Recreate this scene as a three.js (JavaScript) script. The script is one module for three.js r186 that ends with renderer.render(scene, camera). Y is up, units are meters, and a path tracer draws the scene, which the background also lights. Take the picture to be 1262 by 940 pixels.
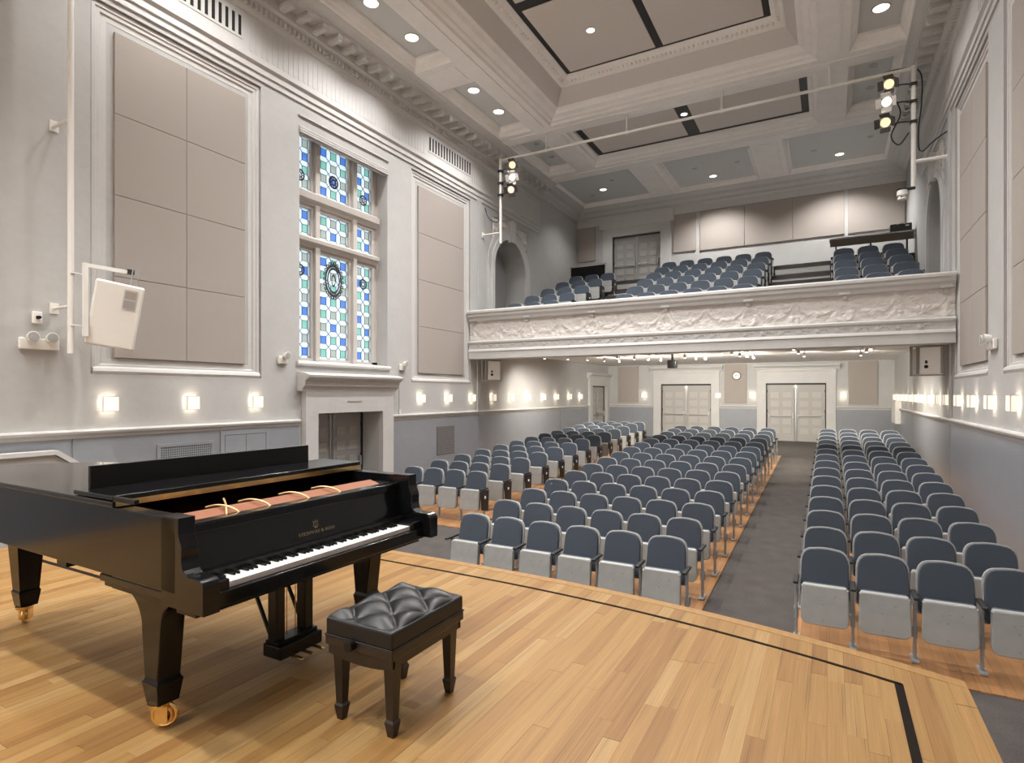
import * as THREE from 'three';
import { RoundedBoxGeometry } from 'three/addons/geometries/RoundedBoxGeometry.js';
import { mergeGeometries } from 'three/addons/utils/BufferGeometryUtils.js';
import { RectAreaLightUniformsLib } from 'three/addons/lights/RectAreaLightUniformsLib.js';
import { TextGeometry } from 'three/addons/geometries/TextGeometry.js';
import { FontLoader } from 'three/addons/loaders/FontLoader.js';
import { ImprovedNoise } from 'three/addons/math/ImprovedNoise.js';

// ------------------------------------------------------------------ camera, sky, exposure
const scene = new THREE.Scene();
const F = 712, EYE = 2.45;                                   // focal length in pixels of the 1262x940 frame, eye height
const camera = new THREE.PerspectiveCamera(2 * Math.atan(470 / F) * 180 / Math.PI, 1262 / 940, 0.05, 200);
camera.position.set(0, EYE, 0);
camera.rotation.y = Math.atan(391 / F);
camera.setViewOffset(1262, 940, 0, -15, 1262, 940);          // shifted lens: verticals stay parallel
const renderer = new THREE.WebGLRenderer();
renderer.toneMapping = THREE.LinearToneMapping;
renderer.toneMappingExposure = 1.36;
renderer.shadowMap.enabled = true;
RectAreaLightUniformsLib.init();
scene.background = new THREE.Color().setRGB(.98, 1.12, 1.22);  // overcast daylight outside the window
// lamp strengths (candela), tuned against the photograph
const I = { stage: 42, side: 23, cloud: 76, back: 48, rig: 8, sconce: .085, track: 12 };
const WARM = new THREE.Color().setRGB(1, 0.88, 0.74), SOFT = new THREE.Color().setRGB(1, 0.98, 0.96), TRACK = new THREE.Color().setRGB(1, .94, .84);

// ------------------------------------------------------------------ dimensions (metres; D is depth into the hall, world z = -D)
const XL = -8.7, XR = 2.06, XC = -3.32, STAGE = 0.9;
const ZB = 24.8, ZU = 21.2, ZF = 13.4, DN = -4.2;            // lower back wall, upper back wall, balcony front, wall behind the camera
const floorY = (d) => d < 6 ? 0 : d < 18.5 ? 0.0483 * (d - 6) : 0.604;

// ------------------------------------------------------------------ helpers
let seed = 7;
const rnd = () => { seed = (seed * 1664525 + 1013904223) >>> 0; return seed / 4294967296; };
const noise = new ImprovedNoise();
const V = (x, y, z) => new THREE.Vector3(x, y, z);
const taken = {};
function numbered(n) { const k = taken[n] = (taken[n] ?? -1) + 1; return k ? n + '_' + String(k).padStart(3, '0') : n; }
function wuv(g) {                                            // uv in metres from the face direction
  if (!g.attributes.normal) g.computeVertexNormals();
  const p = g.attributes.position, n = g.attributes.normal, uv = new Float32Array(p.count * 2);
  for (let i = 0; i < p.count; i++) {
    const ax = Math.abs(n.getX(i)), ay = Math.abs(n.getY(i)), az = Math.abs(n.getZ(i));
    const x = p.getX(i), y = p.getY(i), z = p.getZ(i);
    const [u, v] = ay >= ax && ay >= az ? [x, z] : ax >= az ? [z, y] : [x, y];
    uv[2 * i] = u; uv[2 * i + 1] = v;
  }
  g.setAttribute('uv', new THREE.BufferAttribute(uv, 2));
  return g;
}
function bx(x0, x1, y0, y1, z0, z1) {                        // local box
  const g = new THREE.BoxGeometry(x1 - x0, y1 - y0, z1 - z0);
  g.translate((x0 + x1) / 2, (y0 + y1) / 2, (z0 + z1) / 2);
  return wuv(g);
}
const bd = (x0, x1, y0, y1, d0, d1) => bx(x0, x1, y0, y1, -d1, -d0);   // box in world metres with depth D
function rb(w, h, d, r, x = 0, y = 0, z = 0) { const g = new RoundedBoxGeometry(w, h, d, 2, r); g.translate(x, y, z); return g; }
function cyl(r0, r1, h, n = 20, x = 0, y = 0, z = 0, axis = 'y') {
  const g = new THREE.CylinderGeometry(r0, r1, h, n);
  if (axis === 'x') g.rotateZ(Math.PI / 2); if (axis === 'z') g.rotateX(Math.PI / 2);
  g.translate(x, y, z); return g;
}
function tube(pts, r, n = 24, k = 8) { return new THREE.TubeGeometry(new THREE.CatmullRomCurve3(pts.map((p) => p.isVector3 ? p : V(...p))), n, r, k); }
function merge(list) {
  const gs = list.flat(9).map((g) => { const h = g.index ? g.toNonIndexed() : g.clone(); if (!h.attributes.uv) wuv(h); for (const k of Object.keys(h.attributes)) if (!['position', 'normal', 'uv'].includes(k)) h.deleteAttribute(k); return h; });
  return gs.length === 1 ? gs[0] : mergeGeometries(gs);
}
function flip(g) {                                           // turn the winding of a mirrored geometry
  const h = g.index ? g.toNonIndexed() : g;
  for (const a of Object.values(h.attributes)) for (let i = 0; i < a.count; i += 3) for (let c = 0; c < a.itemSize; c++) {
    const q = a.array, s = a.itemSize, j = (i + 1) * s + c, k = (i + 2) * s + c; [q[j], q[k]] = [q[k], q[j]];
  }
  h.computeVertexNormals();
  return h;
}
function mapped(g, fn, mirror) {                             // send every vertex through fn
  const p = g.attributes.position;
  for (let i = 0; i < p.count; i++) { const q = fn(p.getX(i), p.getY(i), p.getZ(i)); p.setXYZ(i, q[0], q[1], q[2]); }
  g.computeVertexNormals();
  return wuv(mirror ? flip(g) : g);
}
const poly = (pts) => new THREE.Shape(pts.map(([a, b]) => new THREE.Vector2(a, b)));
const rect = (a0, a1, b0, b1, Cls = THREE.Path) => { const p = new Cls(); p.moveTo(a0, b0); p.lineTo(a1, b0); p.lineTo(a1, b1); p.lineTo(a0, b1); p.closePath(); return p; };
function archPath(a0, a1, b0, spring, Cls = THREE.Path) {
  const p = new Cls(), r = (a1 - a0) / 2; p.moveTo(a0, b0); p.lineTo(a1, b0); p.lineTo(a1, spring); p.absarc((a0 + a1) / 2, spring, r, 0, Math.PI); p.lineTo(a0, b0); return p;
}
const ext = (shape, depth, seg = 12) => new THREE.ExtrudeGeometry(shape, { depth, bevelEnabled: false, curveSegments: seg });
// a slab in the plane of a side wall: shape in (D, y), from x0 towards x0 + t
const sideSlab = (shape, x0, t, seg) => mapped(ext(shape, Math.abs(t), seg), (a, b, c) => [x0 + Math.sign(t) * c, b, -a], t < 0);
// a slab in the plane of a cross wall: shape in (x, y), from depth d0 towards d0 + t
const crossSlab = (shape, d0, t, seg) => mapped(ext(shape, t, seg), (a, b, c) => [a, b, -(d0 + t) + c]);
// a moulding that runs along a side wall: profile in (distance from wall, y)
const alongD = (prof, xw, s, d0, d1) => mapped(ext(poly(prof), d1 - d0), (a, b, c) => [xw + s * a, b, -d1 + c], s < 0);
// a moulding that runs across the hall: profile in (depth towards the camera from dw, y)
const acrossX = (prof, dw, x0, x1) => mapped(ext(poly(prof), x1 - x0), (a, b, c) => [x0 + c, b, -dw + a], true);
function ring(a0, a1, b0, b1, prof, map) {                   // mitred frame round a rectangle; prof: [inset, height]
  const out = [];
  const c = (k) => { const i = prof[k][0], h = prof[k][1]; return [[a0 + i, b0 + i, h], [a1 - i, b0 + i, h], [a1 - i, b1 - i, h], [a0 + i, b1 - i, h]].map((q) => map(...q)); };
  for (let k = 0; k + 1 < prof.length; k++) {
    const P = c(k), Q = c(k + 1);
    for (let e = 0; e < 4; e++) { const f = (e + 1) % 4; for (const q of [P[e], P[f], Q[f], P[e], Q[f], Q[e]]) out.push(...q); }
  }
  const g = new THREE.BufferGeometry(); g.setAttribute('position', new THREE.Float32BufferAttribute(out, 3)); g.computeVertexNormals();
  return wuv(g);
}
function mesh(name, g, m, parent, ud) {
  const o = new THREE.Mesh(Array.isArray(g) ? merge(g) : g, m);
  o.name = parent ? name : numbered(name); o.castShadow = o.receiveShadow = true;
  (parent || scene).add(o); if (ud) Object.assign(o.userData, ud);
  return o;
}
function thing(name, label, category, pos = [0, 0, 0], turn = 0, group, kind) {
  const o = new THREE.Group(); o.name = numbered(name); o.position.set(...pos); o.rotation.y = turn; scene.add(o);
  Object.assign(o.userData, { label, category }); if (group) o.userData.group = group; if (kind) o.userData.kind = kind;
  return o;
}
const struct = (name, label, category, pos) => thing(name, label, category, pos, 0, undefined, 'structure');
function dup(root, pos, label, turn) { const r = root.clone(); r.name = numbered(root.name.replace(/_\d{3}$/, '')); r.position.set(...pos); if (turn !== undefined) r.rotation.y = turn; r.userData = { ...root.userData }; if (label) r.userData.label = label; scene.add(r); return r; }
function lamp(l, pos, target) { l.position.set(...pos); l.castShadow = true; scene.add(l); if (target) { l.target.position.set(...target); scene.add(l.target); } return l; }
const ORD = 'first second third fourth fifth sixth seventh eighth ninth tenth eleventh twelfth thirteenth fourteenth fifteenth sixteenth'.split(' ');

// ------------------------------------------------------------------ textures and materials
function tex(w, h, fn, rx = 1, ry = 1, srgb = true) {
  const d = new Uint8Array(w * h * 4);
  for (let y = 0; y < h; y++) for (let x = 0; x < w; x++) { const c = fn(x / w, y / h), i = 4 * (y * w + x); for (let k = 0; k < 3; k++) d[i + k] = Math.max(0, Math.min(255, 255 * (c.length ? c[k] : c))); d[i + 3] = 255; }
  const t = new THREE.DataTexture(d, w, h); t.magFilter = THREE.LinearFilter; t.minFilter = THREE.LinearMipmapLinearFilter; t.generateMipmaps = true;
  t.wrapS = t.wrapT = THREE.RepeatWrapping; t.repeat.set(rx, ry); if (srgb) t.colorSpace = THREE.SRGBColorSpace; t.needsUpdate = true; return t;
}
// noise that wraps, by mixing shifted copies
const nz = (u, v, fx, fy, s) => { const f = (a, b) => noise.noise(a * fx, b * fy, s); const a = u, b = v; return (f(a, b) * (1 - a) + f(a - 1, b) * a) * (1 - b) + (f(a, b - 1) * (1 - a) + f(a - 1, b - 1) * a) * b; };
const grain = tex(256, 1024, (u, v) => { const w = nz(u, v, 3, 2.5, 3) * 1.4; const g = nz(u + w * .05, v, 42, 3.2, 1) * .5 + nz(u, v, 90, 9, 5) * .22 + nz(u, v, 5, 3, 9) * .35; const st = Math.max(0, nz(u, v, 26, 1.6, 12) - .28) * .9; const k = 0.90 + .27 * g - 1.3 * st; return [k, k * (.985 + .02 * g), k * (.96 + .05 * g)]; }, 8, 1 / 1.6);
const mottled = tex(256, 256, (u, v) => 0.965 + .03 * nz(u, v, 6, 6, 1) + .02 * nz(u, v, 24, 24, 4), .5, .5);
const carpetTex = tex(512, 512, (u, v) => { const k = .86 + .12 * nz(u, v, 9, 9, 2) + .2 * (rnd() - .5) + .1 * nz(u, v, 90, 90, 3); return [k, k * .99, k]; }, .55, .55);
const clothTex = tex(256, 256, (u, v) => .93 + .06 * Math.sin(u * 2 * Math.PI * 32) * Math.sin(v * 2 * Math.PI * 32) + .05 * nz(u, v, 60, 60, 2), 8, 8);
const plasticTex = tex(256, 256, (u, v) => { const n = nz(u, v, 5, 5, 8); return .95 + .05 * n - (nz(u, v, 13, 13, 2) > .42 ? .1 : 0); }, 2.2, 2.2);
const hallWood = tex(512, 512, (u, v) => { const col = Math.floor(u * 12), off = (col * .37) % 1, seg = Math.floor((v + off) * 2); const t = ((col * 12.9898 + seg * 78.233) % 1 + 1) % 1; const e = (u * 12 % 1) < .03 ? .75 : 1; const k = (.78 + .22 * t + .12 * nz(u, v, 60, 4, 2)) * e; return [k, k * .98, k * .95]; }, 1 / 1.0, 1 / 2);
const reliefBump = tex(256, 256, (u, v) => .5 + .35 * nz(u, v, 14, 14, 6) + .25 * nz(u, v, 34, 34, 2), 2, 2, false);
const leatherBump = tex(256, 256, (u, v) => .5 + .3 * nz(u, v, 50, 50, 6) + .3 * nz(u, v, 90, 90, 2), 6, 6, false);
const S = (o) => new THREE.MeshStandardMaterial(o), PH = (o) => new THREE.MeshPhysicalMaterial(o);
const rgb = (r, g, b) => new THREE.Color().setRGB(r, g, b);
const M = {
  wall: S({ color: rgb(.475, .468, .456), roughness: .75, map: mottled }),
  trim: S({ color: rgb(.57, .558, .542), roughness: .55, map: mottled }),
  ceil: S({ color: rgb(.88, .85, .815), roughness: .75, map: mottled }),
  wainscot: S({ color: rgb(.29, .30, .325), roughness: .32, map: mottled }),
  panel: S({ color: rgb(.415, .368, .332), roughness: .95, map: clothTex }),
  coffer: S({ color: rgb(.58, .585, .575), roughness: .85 }),
  cloud: S({ color: rgb(.62, .57, .53), roughness: .95 }),
  black: S({ color: rgb(.008, .008, .009), roughness: .9 }),
  blackMetal: S({ color: rgb(.015, .015, .016), roughness: .45 }),
  whiteMetal: S({ color: rgb(.74, .72, .68), roughness: .4 }),
  door: S({ color: rgb(.37, .352, .325), roughness: .5 }),
  doorPanel: S({ color: rgb(.415, .395, .368), roughness: .45 }),
  doorGrey: S({ color: rgb(.31, .305, .298), roughness: .5 }),
  steel: S({ color: rgb(.5, .5, .5), roughness: .35, metalness: .8 }),
  carpet: S({ color: rgb(.09, .079, .071), roughness: 1, map: carpetTex }),
  hallWood: S({ color: rgb(.46, .235, .10), roughness: .35, map: hallWood }),
  nosing: S({ color: rgb(.36, .20, .062), roughness: .4, map: grain }),
  stageFace: S({ color: rgb(.10, .06, .035), roughness: .6 }),
  inlay: PH({ color: rgb(.012, .008, .006), roughness: .9, specularIntensity: .2 }),
  fabric: S({ color: rgb(.066, .083, .108), roughness: .95, map: clothTex }),
  shell: S({ color: rgb(.41, .41, .395), roughness: .38, map: plasticTex }),
  post: S({ color: rgb(.38, .385, .39), roughness: .35, metalness: .35 }),
  armpad: S({ color: rgb(.012, .012, .013), roughness: .6 }),
  gloss: PH({ color: rgb(.005, .005, .006), roughness: .14, specularIntensity: .7 }),
  satin: PH({ color: rgb(.006, .006, .006), roughness: .3, specularIntensity: .6 }),
  brass: S({ color: rgb(.82, .58, .26), roughness: .2, metalness: 1 }),
  bronze: S({ color: rgb(.20, .058, .015), roughness: .6, metalness: .1 }),
  gilt: S({ color: rgb(.62, .40, .19), roughness: .4, metalness: .6 }),
  ivory: S({ color: rgb(.82, .81, .78), roughness: .25 }),
  keyFront: S({ color: rgb(.50, .46, .44), roughness: .5 }),
  letter: S({ color: rgb(.28, .22, .15), roughness: .4, metalness: .6 }),
  leather: PH({ color: rgb(.009, .009, .010), roughness: .4, specularIntensity: .7, bumpMap: leatherBump, bumpScale: .0006 }),
  bench: PH({ color: rgb(.018, .012, .009), roughness: .3 }),
  lead: S({ color: rgb(.03, .03, .032), roughness: .6 }),
  frameWin: S({ color: rgb(.55, .51, .47), roughness: .6, map: mottled }),
  speaker: S({ color: rgb(.78, .76, .72), roughness: .45 }),
  grillDark: S({ color: rgb(.05, .05, .05), roughness: .8 }),
  duct: S({ color: rgb(.33, .32, .31), roughness: .7 }),
  clockFace: S({ color: rgb(.8, .8, .78), roughness: .5 }),
  darkWood: S({ color: rgb(.06, .045, .03), roughness: .5 }),
  relief: S({ color: rgb(.66, .62, .585), roughness: .7, bumpMap: reliefBump, bumpScale: .006 }),
  glow: S({ color: 0xffffff, emissive: rgb(1, .93, .82), emissiveIntensity: 2.2, roughness: .6 }),
  glowSconce: S({ color: rgb(.8, .76, .68), emissive: rgb(1, .88, .70), emissiveIntensity: .52, roughness: .8 }),
  glowTrack: S({ color: 0xffffff, emissive: rgb(1, .93, .82), emissiveIntensity: 9 }),
  glowAmber: S({ color: rgb(.5, .4, .3), emissive: rgb(1, .66, .34), emissiveIntensity: 1.1 }),
  glowLamp: S({ color: rgb(.6, .6, .6), emissive: rgb(1, .88, .74), emissiveIntensity: 1.2 }),
  glowPink: S({ color: rgb(.5, .4, .35), emissive: rgb(1, .58, .45), emissiveIntensity: 1.0 }),
  lensOff: S({ color: rgb(.35, .35, .34), roughness: .3 }),
};
const glass = (r, g, b) => PH({ color: rgb(r, g, b), transmission: .82, thickness: 0, roughness: .35, ior: 1.45 });
const GL = { w: glass(.92, .96, .98), b: glass(.30, .48, .82), g: glass(.50, .75, .67), t: glass(.66, .68, .63) };

// ================================================================== THE SETTING
// ------------------------------------------------------------------ floor of the hall
{
  const fl = struct('floor', 'grey carpeted hall floor rising gently towards the back doors', 'floor');
  const ds = [DN, 6, 18.5, ZB + .4], prof = [...ds.map((d) => [d, floorY(d)]), [ZB + .4, -.4], [DN, -.4]];
  mesh('carpet', mapped(ext(poly(prof), XR - XL + 1.2), (a, b, c) => [XL - .6 + c, b, -a], false), M.carpet, fl);
  const wood = (x0, x1, d0, d1) => { const p = [[d0, floorY(d0) + .012]]; if (d1 > 18.5) p.push([18.5, floorY(18.5) + .012]); p.push([d1, floorY(d1) + .012], [d1, floorY(d1) - .05]); if (d1 > 18.5) p.push([18.5, .5]); p.push([d0, floorY(d0) - .05]); return mapped(ext(poly(p), x1 - x0), (a, b, c) => [x0 + c, b, -a], false); };
  mesh('seating_floor', wood(-7.75, -4.95, 8.35, 19.75), M.hallWood, fl, { label: 'worn orange-brown wooden seating floor' });
  mesh('seating_floor', wood(-4.75, -1.24, 6.0, 18.8), M.hallWood, fl, { label: 'worn orange-brown wooden seating floor' });
  mesh('seating_floor', wood(-.31, XR, 6.0, 18.9), M.hallWood, fl, { label: 'worn orange-brown wooden seating floor' });
}
// ------------------------------------------------------------------ stage
const zEdge = (x) => 4.44 - .54 * Math.pow(Math.abs(x - XC) / 3.95, 2.6);
const SX0 = -7.27, SX1 = .64;
{
  const st = struct('stage', 'raised wooden stage with a curved front edge and a dark inlaid line', 'stage');
  const front = []; for (let i = 0; i <= 40; i++) { const x = SX0 + (SX1 - SX0) * i / 40; front.push([x, zEdge(x) - .012]); }
  const body = poly([[SX0 + .01, DN + .01], ...front, [SX1 - .01, DN + .01]]);
  mesh('stage_body', mapped(ext(body, STAGE - .02), (a, b, c) => [a, c, -b]), M.stageFace, st);
  // nosing along the curved front and the two sides
  const nose = (pts) => { // strip of nosing pieces: [outer, inner] pairs
    const s = poly([...pts.map((p) => p[0]), ...pts.map((p) => p[1]).reverse()]); return mapped(ext(s, .045), (a, b, c) => [a, STAGE - .043 + c, -b]);
  };
  const N = 16;
  for (let i = 0; i < N; i++) { const q = []; for (let k = 0; k <= 4; k++) { const x = SX0 + (SX1 - SX0) * (i + k / 4 * .998) / N; q.push([[x, zEdge(x)], [x, zEdge(x) - .085]]); } mesh('nosing_board', nose(q), M.nosing, st); }
  for (const [xo, xi] of [[SX1, SX1 - .085], [SX0, SX0 + .085]]) for (let d = DN; d < 3.6; d += 1.95) { const e = Math.min(d + 1.945, zEdge(xo) - .03); mesh('nosing_board', bd(Math.min(xo, xi), Math.max(xo, xi), STAGE - .044, STAGE + .0012, d, e), M.nosing, st); }
  // planks along the depth of the hall
  const tones = [[.325, .186, .062], [.30, .166, .053], [.34, .202, .071], [.255, .13, .039], [.315, .177, .059], [.365, .228, .092], [.28, .149, .047], [.33, .193, .066]];
  const mats = tones.map((t) => PH({ color: rgb(...t), roughness: .5, specularIntensity: .6, map: grain }));
  const W = (SX1 - SX0 - .17) / 96, lens = [.55, .8, 1.1, 1.4, 1.75];
  const cache = {};
  const plankGeo = (len, k) => cache[len + '_' + k] ??= (() => { const g = new THREE.BoxGeometry(W - .0008, .02, len); const uv = g.attributes.uv, p = g.attributes.position; for (let i = 0; i < p.count; i++) uv.setXY(i, p.getX(i) + k * .173, p.getZ(i) + k * .41); return g; })();
  const planks = [];
  for (let x = SX0 + .085 + W / 2, c = 0; x < SX1 - .09; x += W, c++) {
    let d = DN + .02 + rnd() * .5; const end = zEdge(x) - .06;
    while (d < end) {
      let len = lens[Math.floor(rnd() * 5)]; if (d + len > end || end - d - len < .3) len = end - d;
      if (len < .12) break;
      planks.push({ x, d0: d, len, tone: Math.floor(rnd() * 8), k: Math.floor(rnd() * 4) }); d += len + .001;
    }
  }
  for (const p of planks) { const mx = p.x, md = p.d0 + p.len / 2; const s = Math.sin(camera.rotation.y), cc = Math.cos(camera.rotation.y); const z = -mx * s + md * cc, l = mx * cc + md * s; const u = 631 + F * l / z, v = 485 + F * 1.55 / z; const hidden = z < .5 || u < -60 || u > 1300 || v > 1010; p.rank = hidden ? 1e6 - z : p.len * W / (z * z * z) * -1 ; }
  planks.sort((a, b) => a.rank - b.rank);
  const rest = [], cols = [];
  planks.forEach((p, i) => {
    const std = lens.includes(p.len), g = std ? plankGeo(p.len, p.k) : plankGeo(Math.round(p.len * 1000) / 1000, p.k);
    const pos = [p.x, STAGE - .0095 - .0004 * (p.tone % 3), -(p.d0 + p.len / 2)];
    if (i < 300) { const o = mesh('floorboard', g, mats[p.tone], st); o.position.set(...pos); }
    else { const h = g.toNonIndexed(); h.translate(...pos); for (let k = 0; k < h.attributes.position.count; k++) cols.push(...tones[p.tone]); rest.push(h); }
  });
  if (rest.length) { const g = merge(rest); g.setAttribute('color', new THREE.Float32BufferAttribute(cols, 3)); mesh('floorboards', g, PH({ vertexColors: true, roughness: .5, specularIntensity: .6, map: grain }), st, { kind: 'stuff' }); }
  // dark inlaid line
  const inl = []; for (let i = 0; i <= 36; i++) { const x = -6.95 + (.34 + 6.95) * i / 36, z = zEdge(x) - .30; inl.push([[x, z + .013], [x, z - .013]]); }
  const strip = (pts) => mapped(ext(poly([...pts.map((p) => p[0]), ...pts.map((p) => p[1]).reverse()]), .004), (a, b, c) => [a, STAGE - .001 + c, -b]);
  mesh('inlay_strip', strip(inl), M.inlay, st);
  mesh('inlay_strip', bd(.305, .345, STAGE, STAGE + .003, DN + .1, zEdge(.32) - .30), M.inlay, st);
  mesh('inlay_strip', bd(-6.985, -6.945, STAGE, STAGE + .003, 2.58, zEdge(-6.96) - .30), M.inlay, st);
  mesh('inlay_strip', bd(-6.985, -4.6, STAGE, STAGE + .003, 2.58, 2.62), M.inlay, st);
}
// ------------------------------------------------------------------ side walls
const REC = [[4.08, 6.74], [10.88, 13.45]];
const entab = [[0, 7.9], [.025, 7.9], [.025, 8.0], [.05, 8.01], [.05, 8.1], [.09, 8.15], [.09, 8.19], [.03, 8.22], [.03, 8.9], [.06, 8.92], [.08, 8.97], [.10, 8.98], [.10, 9.1], [.15, 9.13], [.20, 9.16], [.20, 9.33], [.52, 9.33], [.52, 9.39], [.56, 9.41], [.62, 9.45], [.70, 9.47], [.70, 9.5], [0, 9.5]];
const railProf = [[0, 1.86], [.03, 1.86], [.035, 1.90], [.07, 1.92], [.08, 1.95], [.07, 1.97], [0, 1.975]];
function fabricPanels(par, xw, s, d0, d1, y0, y1, cols, rows) {
  const w = (d1 - d0) / cols, h = (y1 - y0) / rows;
  for (let i = 0; i < cols; i++) for (let j = 0; j < rows; j++) { const g = rb(.045, h - .006, w - .006, .006); wuv(g); const o = mesh('fabric_panel', g, M.panel, par, { label: 'beige fabric acoustic panel' }); o.position.set(xw + s * .0225, y0 + h * (j + .5), -(d0 + w * (i + .5))); }
}
function sideWall(side) {
  const left = side === 'left', s = left ? 1 : -1, xw = left ? XL : XR;
  const w = struct('wall_' + side, left ? 'off-white side wall with stained-glass window and recessed beige panels' : 'off-white side wall opposite the stained-glass window', 'wall');
  const recs = left ? REC : [[4.08, 6.74], [7.5, 10.02], [10.88, 13.45]];
  const outline = () => { const p = rect(DN, ZB + .3, -.1, 9.8, THREE.Shape); return p; };
  const open = [archPath(14.72, 16.7, 4.15, 6.2)];
  if (left) open.push(rect(7.57, 10.03, 3.04, 7.33), rect(7.92, 9.75, -.05, 2.07), rect(22.65, 24.45, .55, 2.78));
  const A = outline(); A.holes.push(...open, ...recs.map(([a, b]) => rect(a, b, 2.72, 7.81)));
  if (left) open[1] = rect(7.57, 10.03, 3.04, 7.7);
  const B = outline(); B.holes.push(...open);
  mesh('wall_surface', sideSlab(A, xw, -s * .07, 24), M.wall, w);
  mesh('wall_core', sideSlab(B, xw - s * .07, -s * .43, 24), M.wall, w);
  // niche behind the arch
  const N2 = rect(14.3, 17.1, 3.9, 7.6, THREE.Shape); N2.holes.push(archPath(14.72, 16.7, 4.15, 6.2));
  mesh('niche_lining', sideSlab(N2, xw - s * .5, -s * .2, 24), M.wall, w);
  mesh('niche_back', sideSlab(rect(14.4, 17.0, 4.0, 7.5, THREE.Shape), xw - s * .7, -s * .1), left ? M.doorGrey : M.wainscot, w);
  // archivolt with keystone
  for (const [r0, r1, t] of [[.99, 1.16, .05], [1.16, 1.34, .03]]) {
    const a = new THREE.Shape(); const c = 15.71, sp = 6.2; a.moveTo(c - r1, 4.2); a.lineTo(c - r0, 4.2); a.lineTo(c - r0, sp); a.absarc(c, sp, r0, Math.PI, 0, true); a.lineTo(c + r0, 4.2); a.lineTo(c + r1, 4.2); a.lineTo(c + r1, sp); a.absarc(c, sp, r1, 0, Math.PI, false); a.closePath();
    mesh('archivolt', sideSlab(a, xw, s * t, 28), M.trim, w);
  }
  mesh('keystone', mapped(ext(poly([[15.6, 7.12], [15.82, 7.12], [15.92, 7.72], [15.71, 7.8], [15.5, 7.72]]), .12), (a, b, c) => [xw + s * c, b, -a], s < 0), M.trim, w);
  for (const q of [-1, 1]) { // carved spandrels beside the arch
    const g = new THREE.PlaneGeometry(.95, 1.15, 40, 46).toNonIndexed(), p = g.attributes.position, keep = [];
    const far = (a, b) => Math.hypot(a * q + .62, b + .95 - .03) >= 1.35;
    for (let i = 0; i < p.count; i += 3) if ([0, 1, 2].every((k) => far(p.getX(i + k), p.getY(i + k)))) for (let k = 0; k < 3; k++) { const a = p.getX(i + k), b = p.getY(i + k), rim = Math.abs(a) > .45 || Math.abs(b) > .55; keep.push(a, b, rim ? 0 : .02 + .03 * Math.abs(noise.noise(a * 9, b * 9, q + 3)) + .016 * Math.sin(8 * Math.atan2(b, a * q) + 9 * Math.hypot(a, b))); }
    g.deleteAttribute('uv'); g.deleteAttribute('normal'); g.setAttribute('position', new THREE.Float32BufferAttribute(keep, 3));
    mesh('spandrel_carving', mapped(g, (a, b, c) => [xw + s * c, 7.12 + b, -(15.71 + q * .62 + a)], s < 0), M.relief, w);
  }
  // recess frames and fabric
  for (const [a, b] of recs) {
    const mp = (d, y, h) => [xw + s * h, y, -d];
    mesh('recess_moulding', ring(a + .02, b - .02, 2.74, 7.79, [[0, -.07], [.0, -.03], [.05, -.03], [.06, -.045], [.11, -.045], [.125, -.065], [.2, -.065], [.2, -.07]], mp), M.trim, w);
    mesh('recess_sill', alongD([[-.07, 2.72], [-.01, 2.72], [.015, 2.76], [.0, 2.80], [-.05, 2.83], [-.07, 2.86]], xw, s, a + .03, b - .03), M.trim, w);
    fabricPanels(w, xw - s * .07, s, a + .31, b - .29, 2.95, 7.5, b - a > 2.6 ? 2 : left ? 1 : 2, 4);
  }
  // entablature, dentils, modillions
  mesh('entablature', alongD(entab, xw, s, DN, 17.75), M.trim, w);
  const dent = []; for (let d = 2; d < 17.7; d += .1) dent.push(bd(Math.min(xw + s * .09, xw + s * .155), Math.max(xw + s * .09, xw + s * .155), 9.0, 9.085, d, d + .058));
  mesh('dentils', dent, M.trim, w, { kind: 'stuff' });
  const modG = merge([bx(-.15, .15, -.04, .04, -.065, .065), bx(-.15, .12, -.085, -.04, -.05, .05), cyl(.045, .045, .1, 10, .1, -.05, 0, 'z')]);
  for (let d = 2.2; d < 17.6; d += .37) { const o = mesh('modillion', modG, M.trim, w); o.position.set(xw + s * .35, 9.29, -d); if (s < 0) o.rotation.y = Math.PI; }
  const rib = []; const slots = [[4.45, 6.35], [11.5, 13.42]];
  for (let d = 2; d < 17.7; d += .115) if (!slots.some(([a, b]) => d > a - .1 && d < b + .05)) rib.push(bd(Math.min(xw + s * .02, xw + s * .036), Math.max(xw + s * .02, xw + s * .036), 8.3, 8.82, d, d + .045));
  mesh('frieze_ribs', rib, M.trim, w, { kind: 'stuff' });
  if (left) for (const [a, b] of slots) { // slotted air grilles in the frieze
    mesh('grille_plate', bd(xw, xw + .04, 8.42, 8.84, a, b), M.trim, w);
    const n = 16, st = (b - a) / n; for (let i = 0; i < n; i++) { const o = mesh('grille_slot', slotG ??= bx(-.004, .004, -.165, .165, -.026, .026), M.black, w); o.position.set(xw + .041, 8.63, -(a + st * (i + .5))); }
  }
  // wainscot and rail
  const gaps = left ? [[DN, 7.55], [10.12, 22.35]] : [[DN, ZB]];
  for (const [a, b] of gaps) {
    let cuts = [a, ...[3.85, 13.82, 19.5].filter((c) => c > a && c < b), b];
    for (let i = 0; i + 1 < cuts.length; i++) mesh('wainscot_panel', bd(Math.min(xw - .001 * s, xw + s * .018), Math.max(xw - .001 * s, xw + s * .018), -.1, 1.88, cuts[i] + .012, cuts[i + 1] - .012), M.wainscot, w, { label: 'blue-grey painted wainscot' });
    mesh('rail_moulding', alongD(railProf, xw, s, a, b), M.trim, w);
  }
  mesh('pilaster_strip', bd(Math.min(xw, xw + s * .04), Math.max(xw, xw + s * .04), 1.97, 7.9, 13.78, 13.98), M.wall, w);
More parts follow.
